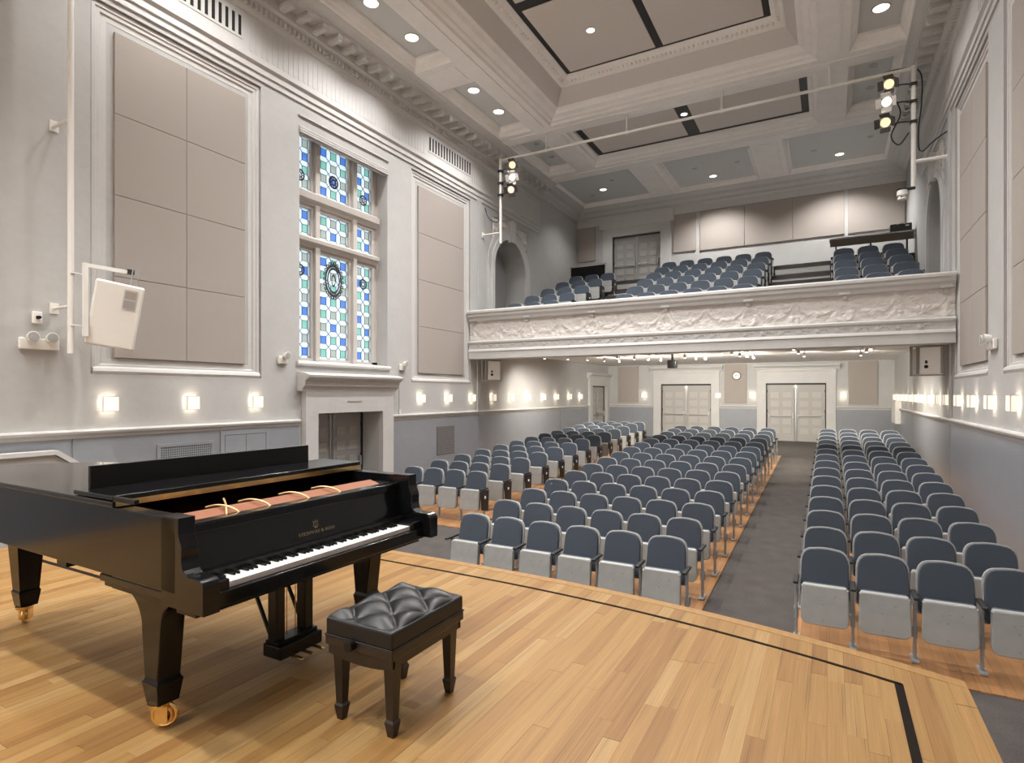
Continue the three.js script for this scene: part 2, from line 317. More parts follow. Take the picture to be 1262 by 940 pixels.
  // plain crown above the balcony
  mesh('crown_moulding', alongD([[0, 9.18], [.05, 9.18], [.08, 9.24], [.18, 9.28], [.26, 9.36], [.4, 9.4], [.5, 9.46], [.56, 9.5], [0, 9.5]], xw, s, 17.75, ZU), M.trim, w);
  return w;
}
let slotG;
const wallL = sideWall('left'), wallR = sideWall('right');

// ------------------------------------------------------------------ wall behind the camera
mesh('wall_stage', bd(XL - .5, XR + .5, -.1, 9.8, DN - .3, DN), S({ color: rgb(.8, .78, .75), roughness: .8 }), null, { kind: 'structure', label: 'plain off-white wall behind the stage', category: 'wall' });  // made lighter to bounce fill from two added lamps into the hall

// ------------------------------------------------------------------ back walls
const DOORS = [[-6.32, -4.26], [-2.19, -.1]];                 // pairs in the lower back wall
{
  const w = struct('wall_back', 'off-white back wall under the balcony with two double doors', 'wall');
  const A = rect(XL - .4, XR + .4, -.1, 4.2, THREE.Shape); A.holes.push(...DOORS.map(([a, b]) => rect(a, b, -.05, 2.86)));
  mesh('wall_surface', crossSlab(A, ZB, .3), M.wall, w);
  for (const [a, b] of DOORS) {
    mesh('door_surround', [bd(a - .32, a, .55, 2.86, ZB - .06, ZB), bd(b, b + .32, .55, 2.86, ZB - .06, ZB), bd(a - .32, b + .32, 2.86, 3.42, ZB - .06, ZB), acrossX([[0, 3.38], [.08, 3.40], [.10, 3.46], [.2, 3.52], [.22, 3.58], [0, 3.6]], ZB, a - .46, b + .46), acrossX([[0, 3.30], [.08, 3.30], [.09, 3.34], [0, 3.36]], ZB, a - .34, b + .34)], M.trim, w);
  }
  const segs = [[XL, DOORS[0][0] - .32], [DOORS[0][1] + .32, DOORS[1][0] - .32], [DOORS[1][1] + .32, XR]];
  for (const [a, b] of segs) { mesh('wainscot_panel', bd(a, b, .5, 1.9, ZB - .018, ZB), M.wainscot, w, { label: 'blue-grey painted wainscot' }); mesh('rail_moulding', acrossX(railProf, ZB, a, b), M.trim, w); }
  for (const [a, b] of [[-8.22, -7.3], [-3.74, -2.9], [.62, 1.54]]) { const o = mesh('fabric_panel', wuv(rb(b - a, 1.58, .05, .008)), M.panel, w, { label: 'beige fabric acoustic panel' }); o.position.set((a + b) / 2, 2.85, -(ZB - .025)); }

  const u = struct('wall_balcony', 'off-white rear wall of the balcony with beige panels', 'wall');
  const B = rect(XL - .4, XR + .4, 5.5, 9.8, THREE.Shape); B.holes.push(rect(-7.25, -5.42, 5.8, 8.4));
  mesh('wall_surface', crossSlab(B, ZU, .3), M.wall, u);
  mesh('door_surround', [bd(-7.62, -7.25, 6.3, 8.72, ZU - .07, ZU), bd(-5.42, -5.05, 6.3, 8.72, ZU - .07, ZU), bd(-7.25, -5.42, 8.4, 8.72, ZU - .07, ZU), bd(-7.25, -5.42, 8.4, 8.5, ZU - .12, ZU - .07), bd(-7.75, -4.92, 8.72, 9.2, ZU - .1, ZU)], M.trim, u);
  mesh('crown_moulding', acrossX([[0, 9.15], [.06, 9.15], [.09, 9.22], [.2, 9.26], [.28, 9.34], [.45, 9.38], [.58, 9.46], [.66, 9.5], [0, 9.5]], ZU, XL, XR), M.trim, u);
  mesh('upper_fascia', bd(XL, XR, 8.92, 9.16, ZU - .05, ZU), M.trim, u);
  const pan = (a, b, y0, y1) => { const o = mesh('fabric_panel', wuv(rb(b - a, y1 - y0, .05, .006)), M.panel, u, { label: 'beige fabric acoustic panel' }); o.position.set((a + b) / 2, (y0 + y1) / 2, -(ZU - .025)); };
  pan(-8.65, -7.95, 7.6, 8.9); pan(-4.95, -4.16, 7.55, 8.91);
  for (let i = 0; i < 3; i++) pan(-4.02 + i * 1.485, -4.02 + (i + 1) * 1.485 - .012, 7.52, 8.91);
  pan(.52, 2.02, 7.52, 8.91);
}
// ------------------------------------------------------------------ ceiling
const CY = 9.48;
{
  const c = struct('ceiling', 'white coffered plaster ceiling with beams and recessed panels', 'ceiling');
  const mainR = [-6.43, -.21, 1.2, 13.8], secR = [-6.4, -.24, 14.38, 17.0];
  const sideD = [[-3.2, -.45], [.35, 3.05], [3.9, 6.6], [7.45, 10.12], [11.0, 13.8], [14.38, 17.0]];
  const sideX = [[-8.0, -7.0], [.36, 1.36]];
  const backX = [[-8.2, -5.5], [-4.65, -1.99], [-1.14, 1.56]];
  const pl = rect(XL - .4, XR + .4, DN - .3, ZU + .4, THREE.Shape);
  const holes = [mainR, secR, ...sideX.flatMap((x) => sideD.map((d) => [...x, ...d])), ...backX.map((x) => [...x, 17.6, 20.55])];
  pl.holes.push(...holes.map((h) => rect(...h)));
  mesh('beam_soffit', mapped(ext(pl, .3), (a, b, q) => [a, CY + q, -b]), M.ceil, c);
  mesh('roof_slab', bd(XL - .5, XR + .5, 10.45, 10.75, DN - .3, ZU + .4), M.ceil, c);
  mesh('upper_edge', [bd(XL - .5, XL - .3, 9.5, 10.5, DN, ZU), bd(XR + .3, XR + .5, 9.5, 10.5, DN, ZU), bd(XL - .5, XR + .5, 9.5, 10.5, ZU + .2, ZU + .4)], M.ceil, c);
  const up = (a, b, h) => [a, h, -b];
  mesh('coffer_moulding', ring(...mainR, [[0, CY], [.03, CY + .05], [.1, CY + .07], [.13, CY + .11], [.24, CY + .15], [.3, CY + .21], [.36, CY + .25]], up), M.ceil, c);
  mesh('coffer_cove', ring(...mainR, [[.36, CY + .25], [.58, 10.06]], up), M.coffer2 ??= S({ color: rgb(.60, .56, .53), roughness: .85 }), c);
  mesh('egg_band', ring(...mainR, [[.58, 10.06], [.62, 10.07], [.7, 10.11], [.78, 10.16], [.84, 10.2], [.84, 10.24]], up), M.ceil, c);
  const egg = new THREE.SphereGeometry(.042, 8, 6); egg.scale(.7, 1, 1); const eggs = [];
  for (let d = 1.2 + .9; d < 13.8 - .8; d += .1) for (const x of [mainR[0] + .7, mainR[1] - .7]) { const e = egg.clone(); e.rotateY(Math.PI / 2); e.translate(x, 10.115, -d); eggs.push(e); }
  for (let x = mainR[0] + .8; x < mainR[1] - .75; x += .1) { const e = egg.clone(); e.translate(x, 10.115, -(13.8 - .7)); eggs.push(e); }
  mesh('egg_ornament', eggs, M.ceil, c, { kind: 'stuff' });
  mesh('black_gap_sheet', [bd(-5.62, -1.0, 10.215, 10.24, 2.0, 13.0), bd(-6.2, -.44, 9.74, 9.8, 14.55, 16.82)], M.blackMetal, c, { label: 'black sheet standing for the dark gaps between the panels' });  // black sheet stands in for the dark gaps around the hanging panels
  // hanging acoustic panels of the main coffer and the second one
  for (let i = 0; i < 2; i++) for (let k = 0; k < 4; k++) { const x0 = i ? -3.24 : -5.47, d1 = 12.88 - k * 2.78, o = mesh('acoustic_cloud', wuv(rb(2.06, .04, 2.5, .008)), M.cloud, c, { label: 'beige suspended acoustic panel' }); o.position.set(x0 + 1.03, 10.215, -(d1 - 1.25)); }
  for (const [a, b] of [[-6.0, -3.48], [-3.15, -.62]]) { const o = mesh('acoustic_cloud', wuv(rb(b - a, .04, 1.95, .008)), M.cloud, c, { label: 'beige suspended acoustic panel' }); o.position.set((a + b) / 2, 9.745, -15.67); }
  mesh('coffer_moulding', ring(...secR, [[0, CY], [.03, CY + .05], [.09, CY + .08], [.12, CY + .15], [.2, CY + .2], [.22, CY + .3]], up), M.ceil, c);
  for (const x of sideX) for (const d of sideD) {
    mesh('coffer_moulding', ring(...x, ...d, [[0, CY], [.03, CY + .03], [.05, CY + .09], [.08, CY + .11], [.11, CY + .18], [.14, CY + .22], [.14, CY + .28]], up), M.ceil, c);
    mesh('coffer_panel', bd(x[0] + .05, x[1] - .05, 9.75, 9.8, d[0] + .05, d[1] - .05), M.coffer, c);
  }
  for (const x of backX) {
    mesh('coffer_moulding', ring(...x, 17.6, 20.55, [[0, CY], [.03, CY + .03], [.06, CY + .05], [.08, CY + .1], [.12, CY + .12], [.12, CY + .16]], up), M.ceil, c);
    mesh('coffer_panel', bd(x[0] + .05, x[1] - .05, CY + .13, CY + .18, 17.65, 20.5), M.coffer, c);
  }
  // raised fillets along the beams
  const fil = []; for (const x of [-6.72, -.0 + .07]) fil.push(bd(x - .13, x + .13, CY - .02, CY + .01, DN, 13.75)); for (const d of [14.09, 17.3]) fil.push(bd(-8.0, 1.36, CY - .02, CY + .01, d - .12, d + .12)); for (const d of [7.02, 10.56]) for (const x of sideX) fil.push(bd(x[0] + .06, x[1] - .06, CY - .015, CY + .01, d - .26, d + .26)); for (const x of [-5.08, -1.565]) fil.push(bd(x - .28, x + .28, CY - .015, CY + .01, 17.7, 20.45));
  fil.forEach((g) => mesh('beam_panel', g, M.ceil, c));
}
// ------------------------------------------------------------------ balcony
const BY = 4.11, BR = .35, BP = .94;                          // first row floor, rise, pitch
{
  const b = struct('balcony', 'white plaster balcony with swag relief along its front', 'balcony');
  for (let i = 0; i < 6; i++) mesh('tier', bd(XL, XR, BY + BR * i - .5, BY + BR * i, ZF + .22 + BP * i, ZF + .24 + BP * (i + 1) + .3), M.carpet, b);
  mesh('tier', bd(XL, XR, 5.7, 6.33, ZF + .22 + BP * 6, ZU + .1), M.carpet, b);
  mesh('soffit', bd(XL, XR, 3.68, 3.8, ZF + .4, ZB + .1), M.ceil, b);
  mesh('fill', bd(XL, XR, 3.8, 5.7, ZU - .05, ZU + .2), M.wall, b);
  mesh('edge_beam', bd(XL, XR, 3.4, 3.9, ZF + .02, ZF + .45), M.trim, b);
  mesh('parapet', bd(XL, XR, 3.5, 4.62, ZF + .06, ZF + .22), M.trim, b);
  mesh('top_rail', acrossX([[-.24, 4.6], [-.24, 4.69], [.10, 4.72], [.12, 4.69], [.12, 4.64], [.09, 4.61], [.085, 4.55], [.05, 4.5], [.03, 4.44], [0, 4.42], [-.1, 4.42]], ZF, XL, XR), M.trim, b);
  mesh('lower_band', acrossX([[-.08, 3.4], [.03, 3.4], [.035, 3.58], [.055, 3.6], [.04, 3.64], [.02, 3.66], [.02, 3.8], [.05, 3.82], [.055, 3.86], [.02, 3.89], [-.08, 3.89]], ZF, XL, XR), M.trim, b);
  const NX = 640, NY = 34, H = .55, g = new THREE.PlaneGeometry(XR - XL, H, NX, NY), p = g.attributes.position, BAY = (XR - XL) / 6;
  for (let i = 0; i < p.count; i++) {
    const X = p.getX(i) + (XR - XL) / 2, y = p.getY(i) / H + .5, t = X / BAY, f = t - Math.floor(t);
    let h = 0;
    for (const k of [0, 1]) { // two festoons to a bay
      const q = (f - .27 - .46 * k) / .2, yc = .76 - .40 * Math.sqrt(Math.max(0, 1 - q * q)); if (Math.abs(q) < 1) { const dy = (y - yc) / (.17 * (1.15 - .8 * Math.abs(q))); h += Math.exp(-dy * dy) * (.05 + .022 * noise.noise(X * 26, y * 14, 2)); }
    }
    const m = Math.min(Math.abs(f), Math.abs(1 - f)) * BAY, c2 = Math.abs(f - .5) * BAY;
    h += .05 * Math.exp(-Math.pow((m - .05 - .09 * Math.sin(y * 5)) / .055, 2)) * (y > .08 ? 1 : 0) + .03 * Math.exp(-Math.pow(m / .2, 2)) * (.7 + .5 * noise.noise(X * 18, y * 12, 7));
    h += .045 * Math.exp(-Math.pow((c2 - .06 * (1 - y)) / .05, 2)) * (.6 + .6 * Math.abs(noise.noise(X * 20, y * 16, 5)));
    h += .006 * noise.noise(X * 12, y * 9, 1);
    p.setZ(i, h * .42 + .010 * noise.noise(X * 9, y * 6, 11) + .008 * noise.noise(X * 22, y * 15, 4));
  }
  mesh('swag_relief', mapped(g, (x, y, z) => [x + (XL + XR) / 2, y + 4.155, -(ZF + .05) + z]), M.relief, b, { label: 'plaster relief of hanging festoons' });
  for (let k = 0; k <= 6; k++) { const x = Math.min(XR - .14, Math.max(XL + .14, XL + BAY * k)); mesh('console', [rb(.2, .05, .1, .02, x, 4.45, -(ZF - .015)), rb(.1, .1, .06, .025, x, 4.38, -(ZF + .015))], M.trim, b); }
  const motif = merge([cyl(.035, .045, .03, 10, 0, 0, 0, 'z'), (() => { const t = new THREE.TorusGeometry(.075, .012, 6, 14, Math.PI); t.translate(.13, -.03, 0); return t; })(), cyl(.02, .025, .025, 8, .13, .03, 0, 'z')]);
  for (let x = XL + .2; x < XR - .3; x += .345) { const o = mesh('rosette', motif, M.trim, b); o.position.set(x, 3.73, -(ZF - .022)); }
  // aisle half steps with dark nosings
  for (const [x0, x1] of [[-1.42, .02], [-6.3, -4.72]]) for (let i = 1; i < 7; i++) { const y = i < 6 ? BY + BR * i : 6.33, d = ZF + .22 + BP * i; mesh('aisle_step', bd(x0, x1, y - BR, y - BR / 2, d - .4, d + .02), M.coffer, b); for (const [yy, dd] of [[y - BR / 2, d - .4], [y, d]]) mesh('step_nosing', bd(x0, x1, yy - .022, yy + .004, dd - .012, dd + .05), M.duct2 ??= S({ color: rgb(.07, .07, .07), roughness: .7 }), b); }
}
// ------------------------------------------------------------------ window
{
  const w = struct('window_1', 'tall stained-glass window of blue, green and clear panes in stone mullions', 'window');
  const XG = XL - .36, d0 = 7.60, d1 = 10.0;
  const cols = [[7.64, 8.12, 2], [8.345, 9.155, 3], [9.375, 9.86, 2]], rows = [[6.45, 7.50, 4], [5.565, 6.10, 2], [3.15, 5.27, 8]];
  const box = (a, b, y0, y1, x0, x1) => bd(x0, x1, y0, y1, a, b);
  // frame: jambs, mullions, head and sill
  mesh('window_frame', [box(d0 - .06, cols[0][0], 3.0, 7.75, XG - .06, XG + .06), box(cols[2][1], d1 + .06, 3.0, 7.75, XG - .06, XG + .06), box(d0 - .06, d1 + .06, 7.5, 7.75, XG - .06, XG + .06), box(d0 - .06, d1 + .06, 2.95, 3.15, XG - .06, XG + .06)], M.frameWin, w);
  for (const [a, b] of [[cols[0][1], cols[1][0]], [cols[1][1], cols[2][0]]]) mesh('mullion', [box(a, b, 3.1, 7.55, XG - .058, XG + .058), box((a + b) / 2 - .055, (a + b) / 2 + .055, 3.1, 7.55, XG + .05, XG + .13)], M.frameWin, w);
  for (const [y0, y1] of [[6.10, 6.45], [5.27, 5.565]]) mesh('transom', [box(cols[0][0] - .01, cols[2][1] + .01, y0, y1, XG - .05, XG + .066), alongD([[0, y0 + .06], [.06, y0 + .06], [.1, y0 + .13], [.15, y0 + .15], [.16, y1 - .08], [.1, y1 - .04], [0, y1 - .03]], XG + .05, 1, d0, d1 - .05)], M.frameWin, w);
  mesh('window_sill', alongD([[-.4, 2.98], [.05, 2.98], [.06, 3.02], [.04, 3.06], [-.3, 3.1], [-.4, 3.1]], XL, 1, 7.5, 10.1), M.trim, w);
  for (const [y, h, t] of [[7.355, .03, .035], [7.405, .03, .025], [7.455, .025, .015]]) mesh('head_moulding', bd(XL - .005, XL + t, y, y + h, 7.56, 10.04), M.trim, w);
  mesh('head_groove', bd(XL - .005, XL + .03, 7.66, 7.685, 7.55, 10.05), M.trim, w);
  // leaded panes
  const pat = { 0: ['bgb', 'gtg', 'tbt', 'bgb'], 1: ['gtg', 'tbt'], 2: ['bgb', 'gtg', 'tgt', 'bgb', 'gtg', 'tbt', 'bgb', 'gtg'] };
  const side = { 0: ['tg', 'bt', 'gb', 'tg'], 1: ['bt', 'gb'], 2: ['tg', 'bg', 'gb', 'tg', 'bt', 'gb', 'tg', 'bt'] };
  const lead = [];
  const bar = (a, b, c, e) => { const len = Math.hypot(c - a, e - b); if (len < .01) return; const g = new THREE.BoxGeometry(.01, len + .002, .006); g.rotateX(-Math.atan2(c - a, e - b)); g.translate(XG + .012, (b + e) / 2, -(a + c) / 2); lead.push(wuv(g)); };
  const cache = {};
  const pane = (pts, m, ad, ay) => { const key = pts.map((q) => q.map((z) => z.toFixed(3)).join()).join('|'); const g = cache[key] ??= mapped(ext(poly(pts), .006), (a, b, c) => [c, b, -a]); const o = mesh('pane', g, m, w); o.position.set(XG, ay, -ad); };
  cols.forEach(([c0, c1, nc], ci) => rows.forEach(([y0, y1, nr], ri) => {
    const pw = (c1 - c0) / nc, ph = (y1 - y0) / nr, sw = pw * .28, sh = ph * .29;
    for (let i = 0; i < nc; i++) for (let j = 0; j < nr; j++) {
      const cd = c0 + pw * (i + .5), cy = y1 - ph * (j + .5);
      const ch = nc === 3 ? pat[ri][j][i] : ci === 2 ? side[ri][j][i] : side[ri][j][1 - i];
      pane([[-sw, -sh], [sw, -sh], [sw, sh], [-sw, sh]], GL[ch], cd, cy);
      for (const [p, q, r, t] of [[-sw, -sh, sw, -sh], [sw, -sh, sw, sh], [sw, sh, -sw, sh], [-sw, sh, -sw, -sh]]) bar(cd + p, cy + q, cd + r, cy + t);
      for (const [p, q] of [[1, 1], [1, -1], [-1, 1], [-1, -1]]) bar(cd + p * sw, cy + q * sh, cd + p * pw / 2, cy + q * ph / 2);
      // clear pieces: to the next column and to the next row, half ones at the borders
      const hx = pw / 2, hy = ph / 2;
      if (i === 0) pane([[-hx, -hy], [-sw, -sh], [-sw, sh], [-hx, hy]], GL.w, cd, cy);
      pane(i < nc - 1 ? [[sw, -sh], [hx, -hy], [pw - sw, -sh], [pw - sw, sh], [hx, hy], [sw, sh]] : [[sw, -sh], [hx, -hy], [hx, hy], [sw, sh]], GL.w, cd, cy);
      if (j === 0) pane([[-sw, sh], [sw, sh], [hx, hy], [-hx, hy]], GL.w, cd, cy);
      pane(j < nr - 1 ? [[-sw, -sh], [-hx, -hy], [-sw, -ph + sh], [sw, -ph + sh], [hx, -hy], [sw, -sh]] : [[-sw, -sh], [-hx, -hy], [hx, -hy], [sw, -sh]], GL.w, cd, cy);
    }
  }));
  mesh('lead_came', lead, M.lead, w);
  const ros = (d, y, r, sy = 1) => { const t = new THREE.TorusGeometry(r, r * .17, 6, 22), t2 = new THREE.TorusGeometry(r * .45, r * .12, 6, 16), all = [t, t2]; for (let k = 0; k < 8; k++) { const q = new THREE.BoxGeometry(r * .14, r * .6, .01); q.translate(0, r * .7, 0); q.rotateZ(k * Math.PI / 4); all.push(q); } const g = merge(all); g.scale(1, sy, .4); g.rotateY(Math.PI / 2); g.translate(XG + .02, y, -d); mesh('rosette', wuv(g), M.lead, w); };
  ros(8.75, 6.84, .115); ros(9.62, 6.72, .10); ros(7.88, 6.72, .10); ros(9.62, 4.87, .10); ros(7.88, 4.87, .10);
  { // oval cartouche in the middle light
    const a = []; for (const [r, t, s2] of [[.16, .016, 1.55], [.215, .02, 1.45]]) { const q = new THREE.TorusGeometry(r, t, 6, 30); q.scale(1, s2, .5); a.push(q); }
    for (let k = 0; k < 22; k++) { const an = k / 22 * Math.PI * 2, q = new THREE.TorusGeometry(.028, .01, 5, 10); q.translate(.25 * Math.cos(an), .36 * Math.sin(an), 0); a.push(q); }
    const st = new THREE.TorusGeometry(.05, .01, 5, 14); st.scale(1, 2.2, .5); a.push(st);
    const g = merge(a); g.rotateY(Math.PI / 2); g.translate(XG + .02, 4.80, -8.75); mesh('cartouche', wuv(g), M.lead, w, { label: 'dark painted oval cartouche' });
  }
}
// ================================================================== DOORS
function doorPair(name, label, pos, turn, W, H, mats = [M.door, M.doorPanel]) {
  const g = thing(name, label, 'door', pos, turn, undefined, 'structure');
  mesh('door_frame', [bx(-W / 2, -W / 2 + .035, 0, H, -.06, .03), bx(W / 2 - .035, W / 2, 0, H, -.06, .03), bx(-W / 2, W / 2, H - .04, H, -.06, .03)], M.blackMetal, g);
  mesh('centre_post', bx(-.014, .014, 0, H - .04, -.06, -.005), M.steel, g);
  mesh('backing', bx(-W / 2 - .15, W / 2 + .15, -.3, H + .2, -.12, -.065), M.blackMetal, g);
  for (const s of [-1, 1]) {
    const a = s < 0 ? -W / 2 + .04 : .018, b = s < 0 ? -.018 : W / 2 - .04, lw = b - a;
    const leaf = mesh('door_leaf', bx(a, b, .01, H - .05, -.05, 0), mats[0], g);
    const pw = (lw - .36) / 2, rows = 5, ph = (H - .5) / rows;
    for (let i = 0; i < 2; i++) for (let j = 0; j < rows; j++) mesh('door_panel', wuv(rb(pw, ph - .12, .024, .008, a + .12 + pw / 2 + i * (pw + .12), .25 + ph * (j + .5) - .02, .002)), mats[1], leaf);
    mesh('push_bar', [cyl(.013, .013, lw - .12, 10, (a + b) / 2, .98, .07, 'x'), bx(a + .05, a + .09, .94, 1.02, 0, .08), bx(b - .09, b - .05, .90, 1.1, 0, .08)], M.steel, leaf);
    mesh('bolt_rod', [cyl(.009, .009, H - .15, 8, s < 0 ? b - .03 : a + .03, H / 2, .02), bx((s < 0 ? b - .05 : a + .01), (s < 0 ? b - .01 : a + .05), H - .16, H - .09, 0, .04)], M.steel, leaf);
    mesh('hinge', [.3, H / 2, H - .35].map((y) => bx(s < 0 ? a - .012 : b - .012, s < 0 ? a + .012 : b + .012, y, y + .11, -.01, .012)), M.blackMetal, leaf);
  }
  return g;
}
doorPair('door_1', 'beige panelled double doors straight down the carpeted aisle', [(DOORS[1][0] + DOORS[1][1]) / 2, .6, -(ZB + .08)], 0, 2.09, 2.24);
doorPair('door_2', 'beige panelled double doors behind the centre block of seats', [(DOORS[0][0] + DOORS[0][1]) / 2, .6, -(ZB + .08)], 0, 2.06, 2.24);
doorPair('door_3', 'grey double doors in the deep doorway under the stained-glass window', [XL - .5, -.02, -8.835], Math.PI / 2, 1.83, 2.1, [M.doorGrey, M.door]);
doorPair('door_4', 'narrow-looking double doors in the side wall by the back corner', [XL - .08, .6, -23.55], Math.PI / 2, 1.8, 2.18);
doorPair('door_5', 'beige panelled double doors at the top of the balcony', [-6.335, 6.33, -(ZU + .06)], 0, 1.83, 2.08, [M.doorGrey, M.door]);
{ // stone-like surround of the doorway below the window, and of the back corner door
  const P = [[0, 2.5], [.13, 2.5], [.14, 2.56], [.2, 2.6], [.22, 2.7], [.32, 2.76], [.33, 2.8], [.2, 2.84], [0, 2.86]];
  mesh('door_surround', [bd(XL, XL + .12, -.05, 2.07, 7.62, 7.92), bd(XL, XL + .12, -.05, 2.07, 9.75, 10.1), bd(XL, XL + .12, 2.07, 2.52, 7.62, 10.1), alongD(P, XL, 1, 7.52, 10.2)], M.trim, wallL);
  mesh('sign_plate', bd(XL + .12, XL + .13, 2.28, 2.305, 8.68, 9.1), M.duct, wallL);
  mesh('door_surround', [bd(XL, XL + .09, .55, 3.1, 22.36, 22.65), bd(XL, XL + .09, .55, 3.1, 24.45, ZB), bd(XL, XL + .09, 2.78, 3.1, 22.65, 24.45), alongD([[0, 3.1], [.1, 3.1], [.12, 3.18], [.22, 3.24], [.24, 3.3], [0, 3.32]], XL, 1, 22.2, ZB)], M.trim, wallL);
}
// ================================================================== LIGHT FITTINGS
// square wall sconces: a paper shade in a thin frame, standing off the wall
const sconceGeo = { plate: wuv(rb(.215, .205, .02, .004)), shade: merge([bx(-.1, .1, -.1, .1, .10, .106), bx(-.1, -.095, -.1, .1, .018, .1), bx(.095, .1, -.1, .1, .018, .1)]), arm: bx(-.05, .05, -.05, .05, 0, .012) };
function sconce(x, y, d, turn, label, group) {
  const g = thing('wall_sconce', label, 'sconce', [x, y, -d], turn, group);
  mesh('frame', frameG ??= merge([-1, 1].flatMap((q) => [bx(-.104, .104, q * .1 - .004, q * .1 + .004, .098, .108), bx(q * .1 - .004, q * .1 + .004, -.1, .1, .098, .108), bx(q * .1 - .004, q * .1 + .004, q * .1 - .004, q * .1 + .004, .0, .1)])), M.frameSconce ??= S({ color: rgb(.5, .42, .3), roughness: .5 }), g);
  const sh = mesh('paper_shade', sconceGeo.shade, M.glowSconce, g, { label: 'glowing square paper shade' });
  mesh('back_plate', sconceGeo.arm, M.trim, g);
  const n = V(Math.sin(turn), 0, Math.cos(turn));
  const l = new THREE.PointLight(WARM, I.sconce, 0, 2); l.shadow.radius = 2;
  lamp(l, [x + n.x * .06, y, -d + n.z * .06]);
}
let frameG;
[4.28, 5.45, 6.6].forEach((d, i) => sconce(XL, 2.31, d, Math.PI / 2, `square glowing wall sconce below the panel beside the loudspeaker, ${ORD[i]} from the stage`, 'sconces on the window wall'));
[11.19, 12.33, 13.47, 14.6, 15.7, 16.85, 18.0, 19.1, 20.3, 21.4].forEach((d, i) => sconce(XL, 2.335, d, Math.PI / 2, `square glowing wall sconce, ${ORD[i]} past the doorway along the window wall`, 'sconces on the window wall'));
[9.3, 10.5, 11.65, 12.8, 13.95, 15.1, 16.25, 17.4, 18.55, 19.7, 20.85, 22, 23.1, 24.2].forEach((d, i) => sconce(XR, 2.33, d, -Math.PI / 2, `square glowing wall sconce, ${ORD[i]} from the stage on the wall opposite the window`, 'sconces opposite the window'));
[[-7.05, 'between the corner panel and the double doors'], [-3.98, 'next to the clock panel, nearer the centre doors'], [-2.68, 'next to the clock panel, nearer the aisle doors'], [.46, 'beside the aisle doors, next to the beige panel']].forEach(([x, t]) => sconce(x, 2.38, ZB, 0, 'square glowing sconce on the back wall ' + t, 'sconces on the back wall'));

// recessed downlights
const canG = (() => { const t = new THREE.TorusGeometry(.15, .016, 8, 28); t.rotateX(Math.PI / 2); return t; })(), lensG = cyl(.146, .146, .008, 28, 0, .004, 0);
function downlight(x, y, d, lit, label, group, cd, ang = 1.04, r = 1, tgt) {
  const g = thing('downlight', label, 'ceiling light', [x, y, -d], 0, group); g.scale.setScalar(r);
  mesh('trim_ring', canG, M.trim, g); mesh('lens', lensG, lit ? M.glow : M.lensOff, g);
  if (lit) { const l = new THREE.SpotLight(SOFT, cd * .92, 0, ang, .45, 2); l.shadow.radius = 5; lamp(l, [x, y - .03, -d], tgt || [x, 0, -d]); }
}
const pairs = [.95, 2.15, 4.6, 5.85, 8.19, 9.39, 11.74, 12.94];
pairs.slice(2).forEach((d, i) => { downlight(-7.5, 9.745, d, true, `lit round downlight in the side coffers above the window wall, ${ORD[i]} from the stage`, 'downlights over the window wall', I.side); downlight(.86, 9.745, d, true, `lit round downlight in the side coffers opposite the window wall, ${ORD[i]} from the stage`, 'downlights opposite the window wall', I.side * .3); });
for (const [x, t] of [[-7.5, 'above the window wall'], [.86, 'opposite the window wall']]) for (const [d, k] of [[15.15, 'nearer'], [16.2, 'farther']]) downlight(x, 9.745, d, false, `unlit downlight in the balcony coffer ${t}, ${k} from the pipe`.replace('nearer from', 'nearer to'), 'unlit coffer downlights', 0, 1, .6);
for (let k = 0; k < 3; k++) for (const [x, t] of [[-4.46, 'half by the window'], [-2.18, 'half away from the window']]) downlight(x, 10.19, 11.6 - 2.78 * k, true, `small downlight in the ${ORD[2 - k]} row of ceiling panels, ${t}`, 'downlights in the hanging panels', (k < 2 ? I.cloud : I.cloud * .45) * (x > XC ? .7 : 1.08), k ? 1.0 : 1.22, .65);
for (const [x, d, lit, t] of [[-7.5, 19.7, false, 'corner coffer, beside the lit spot'], [-6.4, 18.6, false, 'corner coffer by the window wall, nearer the beam'], [-6.95, 19.3, .3, 'corner coffer by the window wall'], [-3.35, 19.85, true, 'middle coffer'], [-3.75, 18.9, false, 'middle coffer on its window side'], [-2.5, 19.0, false, 'middle coffer on its far side'], [.27, 19.85, true, 'last coffer by the bare wall'], [-.4, 19.2, false, 'last coffer on its window side'], [1.0, 18.9, false, 'last coffer beside the bare wall']])
  downlight(x, CY + .125, d, lit, (lit ? 'lit' : 'unlit') + ' small downlight above the balcony seats, ' + t, 'downlights above the balcony', I.back * lit, 1.1, lit ? .85 : .5);
downlight(-3.315, 9.725, 15.35, true, 'lit downlight in the dark gap between the two panels above the balcony', undefined, I.cloud * .5, 1.3, .6);
// stage lights over the piano, plus two added lamps that bounce fill off the rear wall, above the frame of the photograph
for (const [i, [x, d]] of [[-6.6, .3], [-5.4, -1.7], [-4.4, .4], [-2.6, -1.6], [-1.2, .3], [-5.6, 2.6], [-6.6, -1.5], [-5.2, -2.6], [-1.6, -2.6]].entries()) {
  const g = thing('stage_and_fill_lamp', `round stage lamp in the ceiling, ${ORD[i]} of nine, last two added for fill`, 'ceiling light', [x, CY - .03, -d], 0, 'lamps over the stage');
  mesh('housing', cyl(.2, .17, .1, 24, 0, -.0, 0), M.whiteMetal, g); mesh('lens', cyl(.15, .15, .01, 24, 0, -.056, 0), M.glow, g);
  const l = new THREE.SpotLight(SOFT, i > 6 ? I.stage * 6 : i === 0 || i === 2 ? I.stage * 1.5 : I.stage, 0, .85, .7, 2); l.shadow.radius = 6; lamp(l, [x, CY - .12, -d], i > 6 ? [x, 4.5, -DN] : [x * .9 - .2, .9, -(d * .5 + 1.0)]);
}
